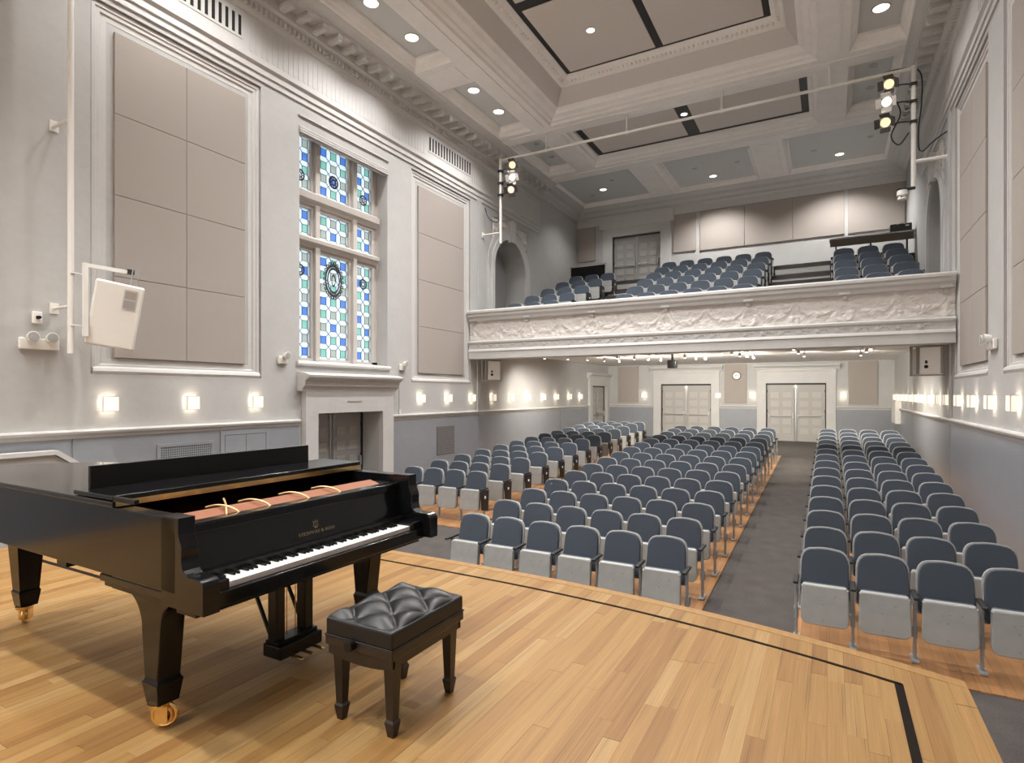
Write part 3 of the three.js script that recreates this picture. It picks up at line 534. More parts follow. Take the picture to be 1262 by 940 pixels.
// track spots under the balcony
{
  const T = [[-6.73, 17.24], [-5.92, 16.0], [-6.44, 18.0], [-5.6, 16.82], [-6.17, 18.71], [-5.28, 17.47], [-4.98, 17.99], [-4.2, 15.95], [-4.74, 18.56], [-3.76, 17.5], [-3.59, 18.26], [-3.39, 18.72], [-7.58, 15.86], [-7.08, 16.47], [-2.48, 15.94], [-2.33, 16.64], [-2.22, 17.43], [-2.09, 17.98], [-1.99, 18.67], [-.76, 15.59], [-.71, 17.01], [-.63, 18.48], [.89, 15.22], [.86, 16.17], [.83, 17.26], [.77, 18.77]];
  const barrel = cyl(.035, .04, .09, 14, 0, -.1, 0), stem = merge([cyl(.008, .008, .08, 8, 0, -.03, 0), bx(-.015, .015, -.012, .002, -.06, .06)]), lens = cyl(.03, .03, .006, 14, 0, -.147, 0);
  const tracks = [[-7.6, -6.1, 'by the side wall'], [-5.95, -4.6, 'by the hanging black box'], [-4.25, -3.3, 'over the middle of the centre block'], [-2.5, -1.95, 'over the aisle side of the centre block'], [-.8, -.6, 'over the carpeted aisle'], [.75, .95, 'over the block beside the bare wall']];
  const count = {};
  T.sort((a, b) => a[1] - b[1]).forEach(([x, d]) => {
    const t = tracks.find(([a, b]) => x >= a - .03 && x <= b + .03) || tracks[1], k = count[t[2]] = (count[t[2]] ?? -1) + 1;
    const g = thing('track_spotlight', `small lit track spotlight ${t[2]}, ${ORD[k]} from the stage`, 'spotlight', [x, 3.66, -d], 0, 'track spotlights under the balcony'); g.position.y = 3.654;
    mesh('stem', stem, M.whiteMetal, g); mesh('barrel', barrel, M.whiteMetal, g); mesh('lens', lens, M.glowTrack, g);
    const l = new THREE.SpotLight(TRACK, I.track, 0, 1.15, .8, 2); l.shadow.radius = 2; lamp(l, [x, 3.654 - .17, -d], d > 17.3 ? [x * .96 - .13, 2.3, -ZB] : [x < -6 ? x - 1.2 : x > .5 ? x + .5 : x, .4, -(d + 1.0)]);
  });
  [[[-6.6, 17.0], [-6.0, 18.8], 'by the side wall'], [[-6.0, 15.9], [-4.7, 18.6], 'by the hanging black box'], [[-4.25, 15.8], [-3.35, 18.8], 'over the middle of the centre block'], [[-2.5, 15.8], [-1.97, 18.8], 'over the aisle side of the centre block'], [[-.77, 15.5], [-.62, 18.6], 'over the carpeted aisle'], [[.9, 15.1], [.76, 18.9], 'over the block beside the bare wall']].forEach(([a, b, t]) => {
    const g = tube([[a[0], 3.668, -a[1]], [(a[0] + b[0]) / 2, 3.668, -(a[1] + b[1]) / 2], [b[0], 3.668, -b[1]]], .012, 2, 6);
    mesh('light_track', g, M.whiteMetal, null, { label: 'thin white light track under the balcony ' + t, category: 'light track', group: 'light tracks' });
  });
  const g = thing('hanging_speaker', 'black box speaker hanging under the balcony before the centre doors', 'speaker', [-4.24, 3.66, -18]);
  mesh('body', rb(.27, .25, .25, .03, 0, -.3, 0), M.blackMetal, g); mesh('hanger', bx(-.03, .03, -.2, .01, -.03, .03), M.blackMetal, g);
  mesh('ceiling_diffuser', bd(-1.35, .05, 3.655, 3.684, 16.3, 16.5), M.duct, null, { label: 'narrow dark air slot in the ceiling under the balcony', category: 'vent' });
}
// ------------------------------------------------------------------ lighting pipe over the balcony front
{
  const PD = 14.1, g = thing('lighting_pipe', 'long white pipe hung across the hall below the ceiling with bent ends', 'pipe');
  mesh('cross_pipe', cyl(.035, .035, 9.62, 14, -3.31, 9.01, -PD, 'x'), M.whiteMetal, g);
  mesh('drop_pipe', [cyl(.038, .038, 2.35, 14, -8.11, 7.85, -PD), cyl(.05, .05, .1, 12, -8.11, 9.0, -PD)], M.whiteMetal, g);
  mesh('drop_pipe', [cyl(.045, .045, 2.4, 14, 1.49, 7.82, -PD), cyl(.055, .055, .1, 12, 1.49, 9.0, -PD)], M.whiteMetal, g);
  for (const x of [-6.69, -4.46, -2.19, .0]) mesh('hanger_rod', [cyl(.025, .025, .48, 10, x, 9.245, -PD), cyl(.05, .05, .06, 12, x, 9.01, -PD, 'x')], M.whiteMetal, g);
  mesh('wall_arm', [cyl(.025, .025, .6, 10, -8.4, 6.98, -PD, 'x'), bd(-8.7, -8.68, 6.9, 7.06, PD - .08, PD + .08)], M.whiteMetal, g);
  mesh('wall_arm', [cyl(.04, .04, .56, 10, 1.77, 7.12, -PD, 'x'), bd(2.04, 2.06, 7.0, 7.24, PD - .1, PD + .1)], M.whiteMetal, g);
  const spots = [[-7.6, 8.7, 'glowAmber', -8.11, 'uppermost on the pipe by the window wall'], [-7.6, 8.36, 'glowLamp', -8.11, 'middle one on the pipe by the window wall'], [-7.64, 8.03, 'glowPink', -8.11, 'lowest on the pipe by the window wall'], [1.05, 8.68, 'glowAmber', 1.49, 'uppermost on the pipe by the bare wall'], [1.01, 8.33, 'glowLamp', 1.49, 'middle one on the pipe by the bare wall'], [.99, 7.92, 'glowAmber', 1.49, 'lowest on the pipe by the bare wall']];
  for (const [x, y, m, px, t] of spots) {
    const tg = V(-3.2, 1.2, -1.8), pos = V(x, y, -PD + .25), dir = tg.clone().sub(pos).normalize();
    const q = thing('theatre_spotlight', 'lit theatre spotlight in dark barn doors, ' + t, 'spotlight', [x, y, -PD + .25], 0, 'theatre spotlights on the pipe');
    q.quaternion.setFromUnitVectors(V(0, 0, 1), dir);
    const dark = m === 'glowLamp' ? M.whiteMetal : M.grillDark;
    mesh('housing', [cyl(.085, .1, .22, 16, 0, 0, -.13, 'z'), cyl(.06, .085, .06, 16, 0, 0, -.27, 'z')], dark, q);
    mesh('lens', cyl(.09, .09, .012, 20, 0, 0, -.015, 'z'), M[m], q);
    for (let k = 0; k < 4; k++) { const b = bx(-.09, .09, 0, .11, -.004, .004); b.rotateX(.75); b.translate(0, .1, -.02); b.rotateZ(k * Math.PI / 2); mesh('barn_door', b, dark, q); }
    mesh('yoke', [bx(-.125, -.115, -.02, .02, -.22, -.06), bx(.115, .125, -.02, .02, -.22, -.06)], M.blackMetal, q);
    const s = Math.sign(px - x);
    mesh('clamp_arm', tube([[px, y, -PD], [px - s * .18, y + .02, -PD + .06], [x + s * .13, y, -PD + .1]], .014, 10, 6), M.blackMetal, g);
    mesh('pipe_clamp', bx(px - .06, px + .06, y - .03, y + .03, -PD - .06, -PD + .06), M.blackMetal, g);
    const l = new THREE.SpotLight(m === 'glowLamp' ? SOFT : WARM, I.rig, 0, .30, .6, 2); l.shadow.radius = 5; lamp(l, [x + dir.x * .12, y + dir.y * .12, -PD + .25 + dir.z * .12], [tg.x, tg.y, tg.z]);
  }
  const cab = (pts, label) => mesh('cable', tube(pts, .014, 40, 6), M.blackMetal, null, { label, category: 'cable', group: 'black cables on the pipe ends' });
  cab([[-8.62, 7.75, -PD], [-8.5, 7.45, -PD], [-8.22, 7.3, -PD - .03], [-8.18, 7.8, -PD - .06], [-8.18, 8.3, -PD - .06]], 'black cable looping from the window wall up the pipe');
  cab([[2.04, 7.62, -PD], [1.85, 7.5, -PD], [1.62, 7.32, -PD - .06], [1.58, 7.8, -PD - .08], [1.63, 8.3, -PD - .08], [1.58, 8.98, -PD - .07], [1.25, 9.08, -PD - .06], [.95, 9.06, -PD - .05]], 'black cable running from the bare wall over the pipe bend');
  cab([[1.42, 7.75, -PD - .06], [1.25, 7.55, -PD - .1], [1.12, 7.75, -PD - .12], [1.28, 8.2, -PD - .12], [1.15, 8.6, -PD - .12]], 'black cable hanging between the spotlights by the bare wall');
  const cam = thing('dome_camera', 'small white dome camera at the foot of the pipe', 'camera', [1.30, 6.52, -PD]);
  mesh('housing', [cyl(.09, .1, .1, 20, 0, 0, 0), cyl(.06, .09, .08, 20, 0, -.09, 0)], M.speaker, cam); mesh('lens', cyl(.03, .03, .03, 14, -.01, -.1, .06, 'z'), M.black, cam); mesh('clamp', bx(-.1, .22, .05, .095, -.03, .03), M.blackMetal, cam);
}
// ================================================================== SEATS
const backShape = (w0, w1, h, r) => { const s = new THREE.Shape(); s.moveTo(-w0 + .03, 0); s.lineTo(w0 - .03, 0); s.quadraticCurveTo(w0, 0, w0, .04); s.lineTo(w1, h - r * 1.15); s.bezierCurveTo(w1 - .005, h - r * .35, w1 - r * .4, h, w1 - r, h); s.quadraticCurveTo(0, h + .018, -w1 + r, h); s.bezierCurveTo(-w1 + r * .4, h, -w1 + .005, h - r * .35, -w1, h - r * 1.15); s.lineTo(-w0, .04); s.quadraticCurveTo(-w0, 0, -w0 + .03, 0); return s; };
const bev = (sh, depth, t, sg = 5) => new THREE.ExtrudeGeometry(sh, { depth, bevelEnabled: true, bevelThickness: t, bevelSize: t * .8, bevelSegments: 2, curveSegments: sg });
const seatG = (() => {
  const lean = -.21, place = (g, y, z) => { g.rotateX(lean); g.translate(0, y, z); return wuv(g); };
  const cush = place(bev(backShape(.204, .195, .45, .105), .026, .012), .405, -.06);
  const shell = place(bev(backShape(.221, .214, .482, .118), .03, .006), .385, -.092);
  const pan = (() => { const sh = new THREE.Shape(); sh.moveTo(-.19, .17); sh.lineTo(-.195, -.11); sh.quadraticCurveTo(-.195, -.17, -.13, -.17); sh.lineTo(.13, -.17); sh.quadraticCurveTo(.195, -.17, .195, -.11); sh.lineTo(.19, .17); sh.closePath(); const g = bev(sh, .03, .012); g.translate(0, 0, -.015); g.rotateX(-.10); g.translate(0, .375, .115); return wuv(g); })();
  const pad = (() => { const g = rb(.375, .35, .055, .024); g.rotateX(-.10); g.translate(0, .40, .062); return wuv(g); })();
  const roll = (() => { const g = rb(.385, .05, .075, .022); g.rotateX(-.1); g.translate(0, .548, .088); return wuv(g); })();
  const stand = (x) => merge([wuv(rb(.026, .56, .055, .008, x, .285, .03)), bx(x - .03, x + .03, 0, .012, -.07, .13), bx(x - .02, x + .02, .2, .3, -.05, .05)]);
  const arm = (x) => wuv(rb(.048, .028, .27, .012, x, .585, .04));
  return { cush, shell, pan, pad, roll, s0: stand(-.247), s1: stand(.247), a0: arm(-.247), a1: arm(.247), end: merge([(() => { const s = poly([[-.1, .18], [.1, .22], [.15, .56], [-.13, .56]]); const g = ext(s, .02); g.rotateY(-Math.PI / 2); g.translate(.275, 0, .03); return wuv(g); })()]), dot: cyl(.026, .026, .006, 14, .279, .44, .04, 'x') };
})();
function makeSeat(last, panel) {
  const g = thing('auditorium_seat', '', 'seat');
  mesh('backrest', seatG.cush, M.fabric, g); mesh('back_shell', seatG.shell, M.shell, g);
  const s = mesh('folded_seat', seatG.pan, M.shell, g); mesh('seat_cushion', seatG.pad, M.fabric, s); mesh('seat_edge', seatG.roll, M.shell, s);
  mesh('standard', seatG.s0, M.post, g); mesh('armrest', seatG.a0, M.armpad, g);
  if (last) { mesh('standard', seatG.s1, M.post, g); mesh('armrest', seatG.a1, M.armpad, g); }
  if (panel) { const e = mesh('end_panel', seatG.end, M.armpad, g); mesh('number_disc', seatG.dot, M.ivory, e); }
  scene.remove(g); delete taken.auditorium_seat; return g;
}
const protos = { a: makeSeat(false, false), b: makeSeat(true, false), c: makeSeat(true, true) };
function seat(x, y, d, kind, label, group, sx = 1) {
  const o = dup(protos[kind], [x, y, -d], label); o.userData.group = group; if (sx !== 1) o.scale.x = sx;
}
for (let i = 0; i < 15; i++) for (let k = 0; k < 6; k++) { const d = 6.2 + .842 * i; seat(-4.02 + .494 * k, floorY(d) + .012, d, k === 5 ? 'b' : 'a', `blue-grey folding seat, hall centre block, ${ORD[i]} row from stage, ${ORD[5 - k]} from carpeted aisle`, 'seats of the centre block'); }
for (let i = 0; i < 15; i++) for (let k = 0; k < 4; k++) { const d = 6.42 + .838 * i; seat(-.04 + .485 * k, floorY(d) + .012, d, k === 3 ? 'b' : 'a', `blue-grey folding seat, bare-wall block, ${ORD[i]} row from stage, ${ORD[k]} from the aisle`, 'seats beside the bare wall'); }
for (let i = 0; i < 13; i++) for (let k = 0; k < 4; k++) { const d = 8.88 + .855 * i; seat(-7.15 + .49 * k, floorY(d) + .012, d, k === 3 ? 'c' : 'a', `blue-grey folding seat, window-wall block, ${ORD[i]} row from stage, ${ORD[k]} from the wall`, 'seats beside the window wall'); }
for (let i = 0; i < 6; i++) for (let k = 0; k < 6; k++) seat(-4.56 + .562 * k, BY + BR * i, 14.1 + BP * i, k === 5 ? 'b' : 'a', `blue-grey balcony seat, centre block, ${ORD[i]} row from parapet, ${ORD[k]} from window side`, 'balcony seats, centre block', 1.13);
for (let i = 0; i < 5; i++) for (let k = 0; k < 3; k++) {
  seat(.34 + .56 * k, BY + BR * i, 14.1 + BP * i, k === 2 ? 'b' : 'a', `blue-grey balcony seat by the bare wall, ${ORD[i]} row from parapet, ${ORD[k]} from steps`, 'balcony seats beside the bare wall', 1.13);
  seat(-7.72 + .555 * k + .07 * i, BY + BR * i, 14.1 + BP * i, k === 2 ? 'c' : 'a', `blue-grey balcony seat by the arch, ${ORD[i]} row from parapet, ${ORD[k]} from the wall`, 'balcony seats beside the arch', 1.13);
}
// ------------------------------------------------------------------ balcony furniture
{
  const y = BY + BR * 5, g = thing('control_desk', 'long narrow dark desk behind the balcony seats by the bare wall', 'desk', [1.02, y, -19.1]);
  mesh('desk_front', bx(-1.0, 1.0, .80, 1.0, .1, .13), M.darkWood, g); mesh('desk_top', bx(-1.02, 1.02, 1.0, 1.04, -.25, .15), M.duct, g);
  for (const x of [-.85, 0, .85]) mesh('leg', bx(x - .02, x + .02, 0, 1.0, -.05, .0), M.blackMetal, g);
  const c = thing('equipment_case', 'black equipment case lying on the narrow balcony desk', 'case', [1.72, y + 1.04, -19.1]);
  mesh('body', rb(.5, .2, .3, .02, 0, .1, 0), M.blackMetal, c); mesh('label_plate', bx(.1, .18, .12, .15, .15, .153), M.whiteMetal, c); mesh('handle', tube([[-.1, .18, .15], [0, .2, .17], [.1, .18, .15]], .008, 8, 6), M.steel, c);
  const b = thing('black_board', 'black board in a white frame behind the seats by the arch', 'board', [-7.5, y, -19.25]);
  mesh('board', bx(-.64, .64, .5, 1.1, -.02, .02), M.black, b); mesh('white_frame', [bx(-.68, -.64, 0, 1.14, -.03, .03), bx(.64, .68, 0, 1.14, -.03, .03), bx(-.68, .68, 1.1, 1.14, -.03, .03), bx(-.64, .64, .46, .5, -.03, .03)], M.trim, b);
}
// ================================================================== THINGS ON THE WALLS
{
  const g = thing('wall_pole', 'vertical white pole fixed to the window wall with a bracket for the loudspeaker', 'pole', [XL, 2.95, -3.66]);
  mesh('pole', cyl(.035, .035, 6.6, 14, .42, 3.3, 0), M.whiteMetal, g);
  for (const y of [.62, 2.95]) mesh('stand_off', [cyl(.02, .02, .42, 10, .21, y - .03, 0, 'x'), bx(0, .012, y - .1, y + .04, -.05, .05)], M.whiteMetal, g);
  mesh('speaker_bracket', [bx(.50, .545, .22, 1.14, -.14, -.09), bx(.502, .543, 1.092, 1.138, -.62, -.14), cyl(.01, .01, .16, 8, .46, .35, -.06, 'z'), cyl(.01, .01, .16, 8, .46, 1.0, -.06, 'z')], M.whiteMetal, g);
  mesh('black_knob', bx(.49, .56, 1.09, 1.15, -.68, -.6), M.blackMetal, g);
  const s = thing('loudspeaker', 'white boxy loudspeaker tilted down from the wall bracket', 'speaker', [-8.08, 3.46, -4.07], 1.13);
  const t = new THREE.Group();
  const tilt = (gm) => { gm.rotateX(.16); gm.rotateZ(-.15); return wuv(gm); };
  mesh('cabinet', tilt(rb(.53, .84, .34, .03, 0, 0, -.12)), M.speaker, s); mesh('horn_window', tilt(bx(.05, .2, .1, .36, .05, .056)), M.trim, s);
  const hw = mesh('horn_opening', tilt(bx(.065, .185, .24, .34, .052, .062)), M.panel, s); mesh('horn_opening', tilt(bx(.065, .185, .12, .22, .052, .062)), M.duct, s);
  mesh('shackle', [tilt(cyl(.008, .008, .26, 6, .1, .54, -.05)), tilt(cyl(.008, .008, .26, 6, .17, .54, -.05))], M.steel, s);
  const em = (name, x, y, d, turn, n, label) => {
    const e = thing(name, label, 'emergency light', [x, y, -d], turn);
    mesh('base_plate', rb(n > 1 ? .42 : .2, .14, .05, .012, 0, -.05, .03), M.speaker, e);
    for (let k = 0; k < n; k++) { const hx = n > 1 ? -.1 + .2 * k : .03; mesh('lamp_head', [cyl(.07, .05, .08, 18, hx, .03, .1, 'z')], M.speaker, e); mesh('reflector', cyl(.058, .058, .01, 18, hx, .03, .142, 'z'), M.lensOff, e); }
  };
  em('emergency_light', XL, 3.12, 3.49, Math.PI / 2, 2, 'twin-headed white emergency light on the wall beside the pole');
  em('emergency_light', XL, 3.11, 7.17, Math.PI / 2, 1, 'small white emergency light between the large panel and the window');
  em('emergency_light', XL, 3.11, 10.52, Math.PI / 2, 1, 'small white emergency light past the window by the narrow panel');
  em('emergency_light', XR, 3.2, 10.5, -Math.PI / 2, 2, 'twin-headed emergency light on the wall opposite the window');
  const cc = thing('wall_camera', 'small white camera on the wall above the twin emergency light', 'camera', [XL, 3.40, -3.47], Math.PI / 2);
  mesh('mount', rb(.1, .15, .05, .01, 0, 0, .025), M.speaker, cc); mesh('lens', cyl(.02, .025, .06, 12, .0, 0, .07, 'z'), M.black, cc);
  // grilles and hatch in the wainscot
  const vent = thing('wall_vent', 'square-holed air grille in the wainscot behind the piano', 'vent', [XL + .018, 1.5, -5.39], Math.PI / 2);
  mesh('vent_frame', ring(-.45, .45, -.2, .2, [[0, 0], [0, .02], [.045, .02], [.05, .004]], (a, b, h) => [a, b, h]), M.wainscot, vent); mesh('backing', bx(-.41, .41, -.16, .16, 0, .003), M.black, vent);
  const bars = []; for (let i = 0; i <= 24; i++) bars.push(bx(-.4 + i * .0333 - .007, -.4 + i * .0333 + .007, -.155, .155, .004, .014)); for (let j = 0; j <= 9; j++) bars.push(bx(-.405, .405, -.155 + j * .0344 - .007, -.155 + j * .0344 + .007, .004, .013)); mesh('grid', bars, M.wainscot, vent, { kind: 'stuff' });
  const hatch = thing('wall_hatch', 'flush two-leaf hatch in the wainscot beside the air grille', 'hatch', [XL + .018, 1.42, -6.42], Math.PI / 2);
  mesh('hatch_frame', ring(-.47, .47, -.42, .42, [[0, 0], [0, .018], [.07, .018], [.075, .0]], (a, b, h) => [a, b, h]), M.wainscot, hatch); for (const k of [-1, 1]) mesh('hatch_leaf', wuv(rb(.385, .68, .016, .004, k * .197, 0, .006)), M.wainscot, hatch);
  const v2 = thing('wall_vent', 'plain grey return-air grille in the wainscot past the doorway', 'vent', [XL + .018, 1.25, -12.25], Math.PI / 2);
  const vm = S({ color: rgb(.2, .19, .185), roughness: .7 }); mesh('backing', bx(-.39, .39, -.36, .36, 0, .006), M.grillDark, v2); for (let j = 0; j < 16; j++) mesh('slat', bx(-.375, .375, -.345 + j * .0445, -.345 + j * .0445 + .034, .004, .014), vm, v2);
  // wall clock
  const ck = thing('wall_clock', 'round white wall clock on the beige panel between the back doors', 'clock', [-3.27, 3.17, -(ZB - .05)]);
  mesh('face', cyl(.15, .15, .03, 32, 0, 0, .015, 'z'), M.clockFace, ck); mesh('rim', new THREE.TorusGeometry(.155, .014, 8, 36).translate(0, 0, .028), M.blackMetal, ck);
  const hand = (a, l, w2) => { const q = bx(-w2, w2, -.02, l, .031, .034); q.rotateZ(-a); return q; }; mesh('hour_hand', hand(5.3, .08, .006), M.black, ck); mesh('minute_hand', hand(1.55, .12, .004), M.black, ck);
  mesh('hour_marks', Array.from({ length: 12 }, (_, i) => { const q = bx(-.004, .004, .115, .138, .031, .033); q.rotateZ(i * Math.PI / 6); return q; }), M.black, ck);
  // speakers below the balcony ends
  const under = (x, turn, label) => { const u = thing('side_speaker', label, 'speaker', [x, 3.4, -13.98], turn); mesh('cabinet', rb(.34, .52, .3, .015, .1, -.3, 0), M.speaker, u); mesh('dark_port', [cyl(.035, .035, .02, 14, .04, -.42, .152, 'z'), bx(.02, .06, -.36, -.30, .148, .156)], M.black, u); mesh('mounting_frame', [bx(-.27, -.23, -.58, 0, -.02, .02), bx(-.16, -.12, -.56, 0, -.02, .02), bx(-.27, .3, -.02, 0, -.03, .03), bx(-.27, .3, -.6, -.57, -.03, .03)], M.duct, u); };
  under(1.68, -.35, 'white loudspeaker in a grey frame below the balcony by the bare wall'); under(-8.36, .5, 'white loudspeaker in a grey frame below the balcony by the window wall');
  const wb = thing('wall_cabinet', 'tall white wall cabinet at the back corner of the bare wall', 'cabinet', [XR, 1.85, -23.2], -Math.PI / 2);
  mesh('body', rb(1.3, .78, .16, .01, 0, 0, .08), M.speaker, wb); mesh('door_leaf', wuv(rb(.62, .72, .015, .004, -.32, 0, .165)), M.speaker, wb); mesh('door_leaf', wuv(rb(.62, .72, .015, .004, .32, 0, .165)), M.speaker, wb);
  const th = thing('thermostat', 'small grey box on the rail beside the doorway', 'wall box', [XL, 2.03, -10.42], Math.PI / 2); mesh('box', rb(.06, .11, .05, .008, 0, .0, .025), M.coffer, th); mesh('conduit', cyl(.008, .008, .9, 6, 0, .5, .012), M.wall, th);
  // side stair parapet beyond the piano
  const sp = thing('stair_parapet', 'low white stair parapet with sloping cap beside the stage', 'parapet', [XL, 0, 0]);
  const spP = [[1.5, .05], [4.12, .05], [4.12, 1.28], [3.56, 1.69], [1.5, 1.69]];
  mesh('parapet', sideSlab(poly(spP), XL + .13, .1), M.wall, sp); mesh('parapet_cap', sideSlab(poly([[1.5, 1.69], [3.57, 1.69], [4.13, 1.28], [4.15, 1.33], [3.6, 1.74], [1.5, 1.74]]), XL + .10, .17), M.trim, sp); sp.position.set(0, 0, 0);
}
// ================================================================== GRAND PIANO
const font = await new FontLoader().loadAsync('fonts/droid/droid_serif_bold.typeface.json');
{
  const P = thing('grand_piano', 'long black grand piano with closed lid, open front and visible keyboard', 'piano', [-2.313, STAGE, -2.236], 89.05 * Math.PI / 180);
  // plan outline in (x, t): t runs from the keys to the tail
  const cpts = [[-.78, .10], [-.78, .8], [-.78, 1.6], [-.78, 2.25], [-.765, 2.45], [-.70, 2.59], [-.56, 2.665], [-.36, 2.66], [-.19, 2.56], [-.06, 2.38], [.06, 2.12], [.18, 1.86], [.34, 1.62], [.52, 1.40], [.67, 1.16], [.755, .92], [.78, .68], [.78, .10]];
  const curve = new THREE.CatmullRomCurve3(cpts.map(([a, b]) => V(a, b, 0)), false, 'centripetal');
  const outer = curve.getPoints(90).map((p) => [p.x, p.y]);
  const off = (pts, r) => pts.map((p, i) => { const a = pts[Math.max(0, i - 1)], b = pts[Math.min(pts.length - 1, i + 1)], dx = b[0] - a[0], dy = b[1] - a[1], l = Math.hypot(dx, dy) || 1; return [p[0] + r * dy / l, p[1] - r * dx / l]; });
  const inner = off(outer, .065);
  const plan = (sh, y0, y1, bevel) => mapped(bevel ? new THREE.ExtrudeGeometry(sh, { depth: y1 - y0 - 2 * bevel, bevelEnabled: true, bevelThickness: bevel, bevelSize: bevel, bevelSegments: 2 }) : ext(sh, y1 - y0), (a, b, c) => [a, y0 + (bevel || 0) + c, -b]);
  mesh('rim', plan(poly([...outer, ...inner.slice().reverse()]), .70, 1.02, .004), M.gloss, P);
  mesh('case_bottom', plan(poly(inner), .71, .76), M.satin, P);
  mesh('string_frame', plan(poly([[-.71, .56], ...inner.filter((p) => p[1] > .58), [.71, .56]]), .86, .885), M.bronze, P);
  const lidPts = off(outer, -.014).filter((p) => p[1] > .585);
  const lid = mesh('lid', plan(poly([[-.794, .575], ...lidPts, [.794, .575]]), 1.024, 1.05, .005), PH({ color: rgb(.006, .006, .007), roughness: .05 }), P, { label: 'closed glossy black lid' });
  mesh('hinge_strip', [bx(-.785, .785, 1.026, 1.052, -.574, -.568), bx(-.785, .785, 1.05, 1.053, -.59, -.569)], M.brass, lid, { label: 'long brass lid hinge' });
  mesh('front_flap', rb(1.585, .022, .37, .005, 0, 1.064, -.765), M.gloss, P, { label: 'front part of the lid folded back' });
  mesh('flap_edge', [bx(-.79, -.77, 1.052, 1.072, -.58, -.40)], M.satin, P);
  mesh('music_board', wuv(rb(1.365, .115, .022, .004, -.05, 1.13, -.93)), M.satin, P, { label: 'upright black board standing on the lid' });
  // arms and cheeks
  const arm = new THREE.Shape(); arm.moveTo(.095, .645); arm.lineTo(.095, .755); arm.quadraticCurveTo(.095, .785, .06, .785); arm.lineTo(.0, .785); arm.bezierCurveTo(-.05, .79, -.06, .83, -.055, .88); arm.bezierCurveTo(-.05, .92, -.078, .93, -.078, .96); arm.lineTo(-.078, 1.02); arm.lineTo(-.2, 1.02); arm.lineTo(-.2, .645); arm.closePath();
  for (const s of [-1, 1]) mesh('arm', mapped(new THREE.ExtrudeGeometry(arm, { depth: .068, bevelEnabled: true, bevelThickness: .004, bevelSize: .004, bevelSegments: 2, curveSegments: 10 }), (a, b, c) => [s * .746 - .034 + c, b, a], true), M.gloss, P);
  mesh('key_bed', [bx(-.745, .745, .633, .688, -.55, .03), bx(-.775, .775, .64, .71, -.62, -.2)], M.satin, P);
  mesh('leg_block', [-1, 1].map((q) => [wuv(rb(.19, .034, .60, .006, q * .684, .676, -.43)), wuv(rb(.175, .03, .56, .006, q * .684, .652, -.42))]), M.gloss, P);
  mesh('key_slip', wuv(rb(1.425, .066, .022, .006, 0, .667, .032)), M.gloss, P);
  for (const s of [-1, 1]) mesh('key_block', wuv(rb(.088, .066, .19, .008, s * .66, .712, -.065)), M.gloss, P);
  mesh('under_beam', [bx(-.74, .74, .60, .64, -.16, -.02), bx(-.76, -.1, .66, .71, -1.2, -1.1)], M.satin, P);
  // keyboard
  const kb = 1.222 / 52, wk = merge([bx(-kb / 2 + .0006, kb / 2 - .0006, .704, .7255, -.15, .012)]), wf = bx(-kb / 2 + .0006, kb / 2 - .0006, .700, .7235, .0122, .0135);
  const bk = (() => { const s = poly([[-.15, .72], [-.046, .72], [-.052, .7365], [-.15, .738]]); return mapped(ext(s, .0105), (a, b, c) => [c - .00525, b, a], true); })();
  for (let i = 0; i < 52; i++) {
    const x = -.611 + kb * (i + .5), k = mesh('white_key', wk, M.ivory, P); k.position.x = x; mesh('key_front', wf, M.keyFront, k);
    const note = (i + 5) % 7;                                 // keyboard starts on A
    if (i < 51 && note !== 2 && note !== 6) { const q = mesh('black_key', bk, M.satin, P); q.position.x = x + kb / 2; }
  }
  // fallboard with lettering
  const fall = (() => { const s = poly([[-.153, .735], [-.145, .75], [-.15, .775], [-.178, .925], [-.2, .925], [-.2, .735]]); return mapped(ext(s, 1.42), (a, b, c) => [c - .71, b, a], true); })();
  const fb = mesh('fallboard', fall, M.gloss, P);
  mesh('name_rail', [rb(1.42, .042, .05, .006, 0, .943, -.185), rb(1.42, .012, .075, .004, 0, .966, -.19)].map(wuv), M.gloss, P);
  const tg = new TextGeometry('STEINWAY & SONS', { font, size: .0165, depth: .0006, curveSegments: 4, bevelEnabled: false }); tg.computeBoundingBox(); const tw = tg.boundingBox.max.x; tg.scale(.25 / tw, 1, 1); tg.translate(-.097, 0, 0); tg.rotateX(-.184); tg.translate(.0, .788, -.1512);
  mesh('lettering', wuv(tg), M.letter, fb, { label: 'maker lettering in dull gold' });
  { // small lyre emblem above the lettering
    const a = []; for (const s of [-1, 1]) a.push(tube([[s * .003, 0, 0], [s * .016, .008, 0], [s * .013, .024, 0], [s * .019, .036, 0]], .0016, 14, 5)); for (const x of [-.006, 0, .006]) a.push(bx(x - .0006, x + .0006, .002, .04, -.001, .001)); a.push(bx(-.013, .013, .029, .0315, -.001, .001), bx(-.008, .008, -.004, 0, -.001, .001));
    const g = merge(a); g.rotateX(-.184); g.translate(.022, .818, -.1555); mesh('lyre_emblem', wuv(g), M.letter, fb);
  }
  // open front of the case: pin block, struts, black boards standing in for its dark inside
  mesh('pin_block', mapped(ext(poly([[-.215, .925], [-.218, .957], [-.335, .988], [-.345, .925]]), 1.30), (a, b, c) => [c - .67, b, a], true), M.bronze, P, { label: 'copper-coloured edge of the iron plate' });
  mesh('dark_interior', [bx(-.71, .71, .88, .90, -.57, -.2), bx(.63, .71, .9, .97, -.35, -.2)], M.satin, P);
